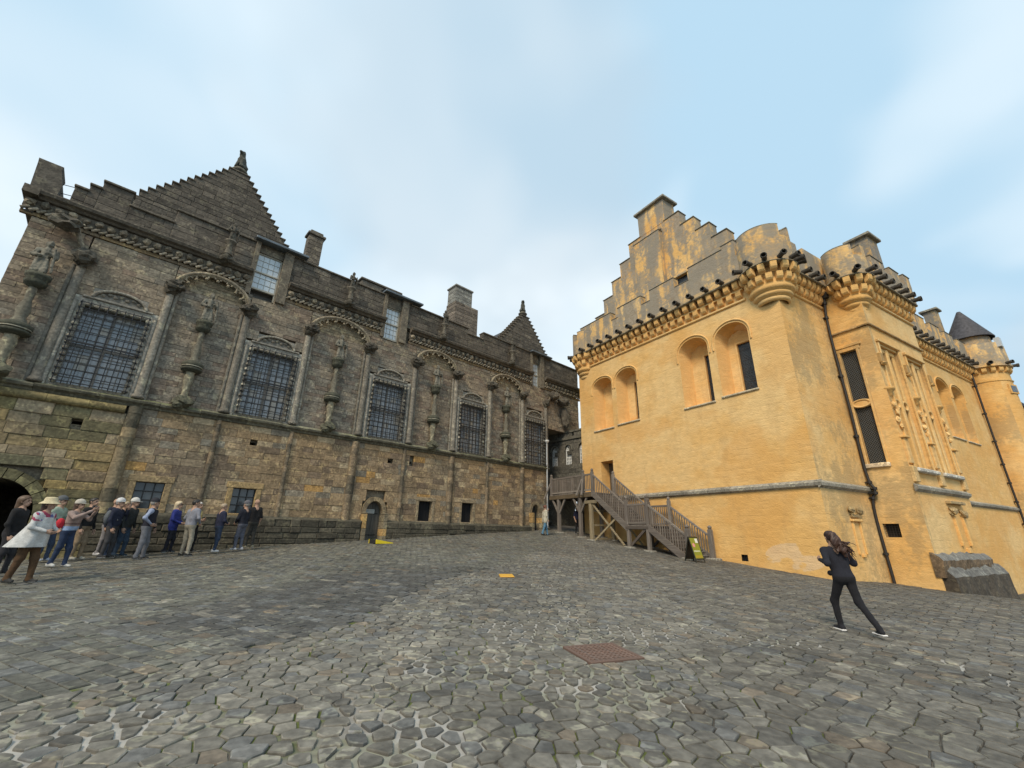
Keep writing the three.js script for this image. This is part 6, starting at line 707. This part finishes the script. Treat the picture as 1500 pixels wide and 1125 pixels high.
person({ x: -12.5, Z: 14.35, f: 84, H: 1.68, lean: .12, top: [.42, .33, .18], leg: JEAN, hair: [.34, .26, .15], hem: .86, shoe: [.06, .09, .16], label: 'person in tan jacket and blue jeans with fair hair', group: CROWD });
person({ x: -12.1, Z: 14.2, f: 82, H: 1.76, lean: .1, top: [.035, .04, .04], leg: [.045, .075, .12], cap: [.75, .74, .7], hair: [.3, .28, .26], hem: .88, shoe: [.03, .05, .07], label: 'person in charcoal jacket and jeans with off-white cap', group: CROWD });
person({ x: -11.75, Z: 14.6, f: 80, H: 1.72, lean: .06, top: [.015, .016, .03], leg: [.03, .022, .02], hair: [.4, .28, .14], hairKind: 'bob', hem: .82, label: 'person in long black jacket with blonde hair', group: CROWD });
person({ x: -11.15, Z: 13.85, f: 62, H: 1.75, lean: .05, look: .4, top: [.018, .02, .035], sleeve: [.36, .42, .58], leg: [.16, .17, .195], cap: [.03, .03, .04], hair: [.3, .28, .26], legW: 1.1, arms: [[[.36, 1.18, -.06], [.2, 1.02, .1]], [[-.36, 1.18, -.06], [-.2, 1.02, .1]]], stance: [[.16, 0, .06], [-.16, 0, -.04]], label: 'person with hands on hips in navy vest, pale blue sleeves and grey trousers', group: CROWD });
person({ x: -11.55, Z: 15.45, f: 75, H: 1.7, top: [.03, .045, .26], leg: [.02, .02, .03], hair: [.55, .45, .3], hairKind: 'bob', hem: .78, arms: [[[.26, 1.13, .03], [.1, 1.02, .22]], [[-.26, 1.13, .03], [-.1, 1.02, .22]]], extra: g => part('sunglasses', [box(-.07, .07, 1.635, 1.66, .1, .12)], M.paint, g, [.01, .01, .01]), label: 'person in bright blue jacket with fair hair and sunglasses', group: CROWD });
person({ x: -11.05, Z: 15.75, f: 85, H: 1.68, top: [.68, .56, .24], leg: BLK, hair: [.62, .6, .56], bare: true, arms: [[[.27, 1.12, .02], [.1, 1.15, .22]], [[-.27, 1.12, .02], [-.12, 1.1, .22]]], label: 'person in pale yellow top and black trousers with white hair', group: CROWD });
person({ x: -10.5, Z: 14.8, f: 18, H: 1.76, look: -.5, top: [.27, .28, .33], leg: [.36, .33, .26], hair: [.025, .022, .02], wide: 1.06, shoe: [.03, .03, .03], arms: [[[.3, 1.16, -.02], [.2, 1.0, .14]], [[-.3, 1.16, -.02], [-.2, 1.0, .14]]], stance: [[.15, 0, .02], [-.15, 0, 0]], label: 'person in light grey sweater and khaki trousers seen from behind', group: CROWD });
person({ x: -10.1, Z: 15.65, f: 35, H: 1.64, look: -.4, top: [.02, .025, .06], leg: [.025, .045, .09], hair: [.33, .26, .18], hairKind: 'short', shoe: WHITE, wide: 1.05, arms: [[[.25, 1.13, .04], [.12, 1.05, .2]], [[-.25, 1.13, .04], [-.12, 1.05, .2]]], label: 'person in navy jacket and dark jeans with white shoes, standing apart', group: CROWD });
person({ x: -9.72, Z: 16.35, f: -80, H: 1.72, top: [.014, .017, .03], leg: [.12, .13, .17], cap: [.14, .14, .16], hair: [.3, .28, .26], shoe: [.7, .7, .72], arms: [[[.25, 1.13, .04], [.17, 1.0, .17]], [[-.25, 1.13, .04], [-.17, 1.0, .17]]], label: 'person in black jacket, grey cap and white trainers facing the crowd', group: CROWD });
person({ x: -9.75, Z: 17.05, f: -60, H: 1.8, top: BLK, leg: [.05, .05, .045], bare: true, shoe: [.3, .28, .2], pattern: (x, y, z, c) => z > .08 && Math.hypot(x + .06, (y - 1.25) * .7) < .07 ? [.4, .55, .6] : null, label: 'bald person in black printed T-shirt beside the barred lower window', group: CROWD });
person({ x: 2.1, Z: 26.6, f: 70, H: 1.72, lean: .05, top: [.62, .58, .46], leg: [.13, .28, .42], hair: [.14, .05, .03], hem: .86, coat: .13, arms: [[[.24, 1.16, .08], [.08, 1.42, .2]], [[-.26, 1.12, 0], [-.24, .9, .1]]], stance: [[.08, 0, .2], [-.08, .03, -.2]], label: 'person in cream coat and light blue jeans walking into the passage' });
person({ x: 4.35, Z: 28.6, f: 150, H: 1.7, top: [.02, .022, .06], leg: BLK, hair: [.6, .58, .55], bare: true, label: 'person in dark clothes with white hair under the timber landing' });
// the runner, seen from behind
person({ x: 6.02, Z: 8.32, f: 4, H: 1.66, cell: .014, fold: .007, lean: .15, leanX: .05, legW: .95, wide: .86, look: -.05, top: [.017, .018, .028], leg: [.013, .013, .017], hem: .94, shoe: [.02, .02, .025], sole: [.75, .73, .7], skin: [.5, .3, .2],
  stance: [[.1, 0, .22, .02, .09], [-.16, .05, -.4, .0, .1, .07]], arms: [[[.3, 1.17, -.16], [.24, 1.22, .12]], [[-.27, 1.17, -.02], [-.12, 1.3, .2]]],
  extra: g => { const hx = .03, hz = .09; part('hair', [xf(HAIR.short, TM(hx, 0, hz))], M.hair, g, [.035, .018, .014]); const r = rngOf(77);
    const HB = [[[hx, 1.68, .03], [hx - .02, 1.58, -.03], .075, .07], [[hx - .02, 1.58, -.05], [hx - .06, 1.42, -.08], .066, .045], [[hx - .06, 1.42, -.08], [hx - .1, 1.3, -.1], .042, .015], [[hx - .03, 1.56, -.03], [hx - .16, 1.53, -.06], .045, .02], [[hx - .16, 1.53, -.06], [hx - .25, 1.55, -.05], .018, .008], [[hx + .03, 1.56, -.04], [hx + .03, 1.4, -.08], .045, .018], [[hx - .1, 1.46, -.1], [hx - .2, 1.38, -.09], .025, .008]].map(q => bone(...q)); const hg = nets((x, y, z) => { let d = 9; for (const b of HB) d = smin(d, capD(x, y, z, b), .05); return d + (fbm(x * 20 + y * 16 + 9, z * 30 + 9, 2, 12) - .5) * .05; }, [-.5, 1.15, -.3], [.25, 1.82, .2], .0125); part('loose_hair', [tint(hg, (x, y, z) => mulc([.05, .022, .013], .5 + 1.1 * fbm(x * 30 + y * 8 + 5, y * 6 + z * 20 + 5, 2, 13)))], M.hair, g);
    const L = []; for (let i = 0; i < 26; i++) { const x = hx - .05 + (r() - .5) * .12, y0 = 1.5 + r() * .08, sw = -.06 - r() * .17, dn = -.05 - r() * .25; L.push(tint(tubeG([[x, y0, -.08], [x + sw * .4, y0 + dn * .3, -.12 - r() * .03], [x + sw * .8, y0 + dn * .6 + (r() - .5) * .06, -.11 - r() * .05], [x + sw * 1.15, y0 + dn + (r() - .5) * .08, -.1 - r() * .06]], .004 + r() * .003, 4, 7), mulc([.05, .022, .014], .6 + r()))); } part('hair_wisps', L, M.hair, g);
    part('waist_pack', [lump([.16, .99, .1], .05, .05, .06, 83, .1, 1)], M.cloth, g, [.015, .015, .02]); for (const [x, z, y] of [[.11, .22, .03], [-.17, -.4, .07]]) part('shoe_trim', [cbox(x - .046, x + .046, y - .03, y - .004, z - .1, z + .17, .01)], M.paint, g, [.75, .73, .7]); },
  label: 'person with long brown hair running in black leggings and top across the cobbles' });
renderer.render(scene, camera);
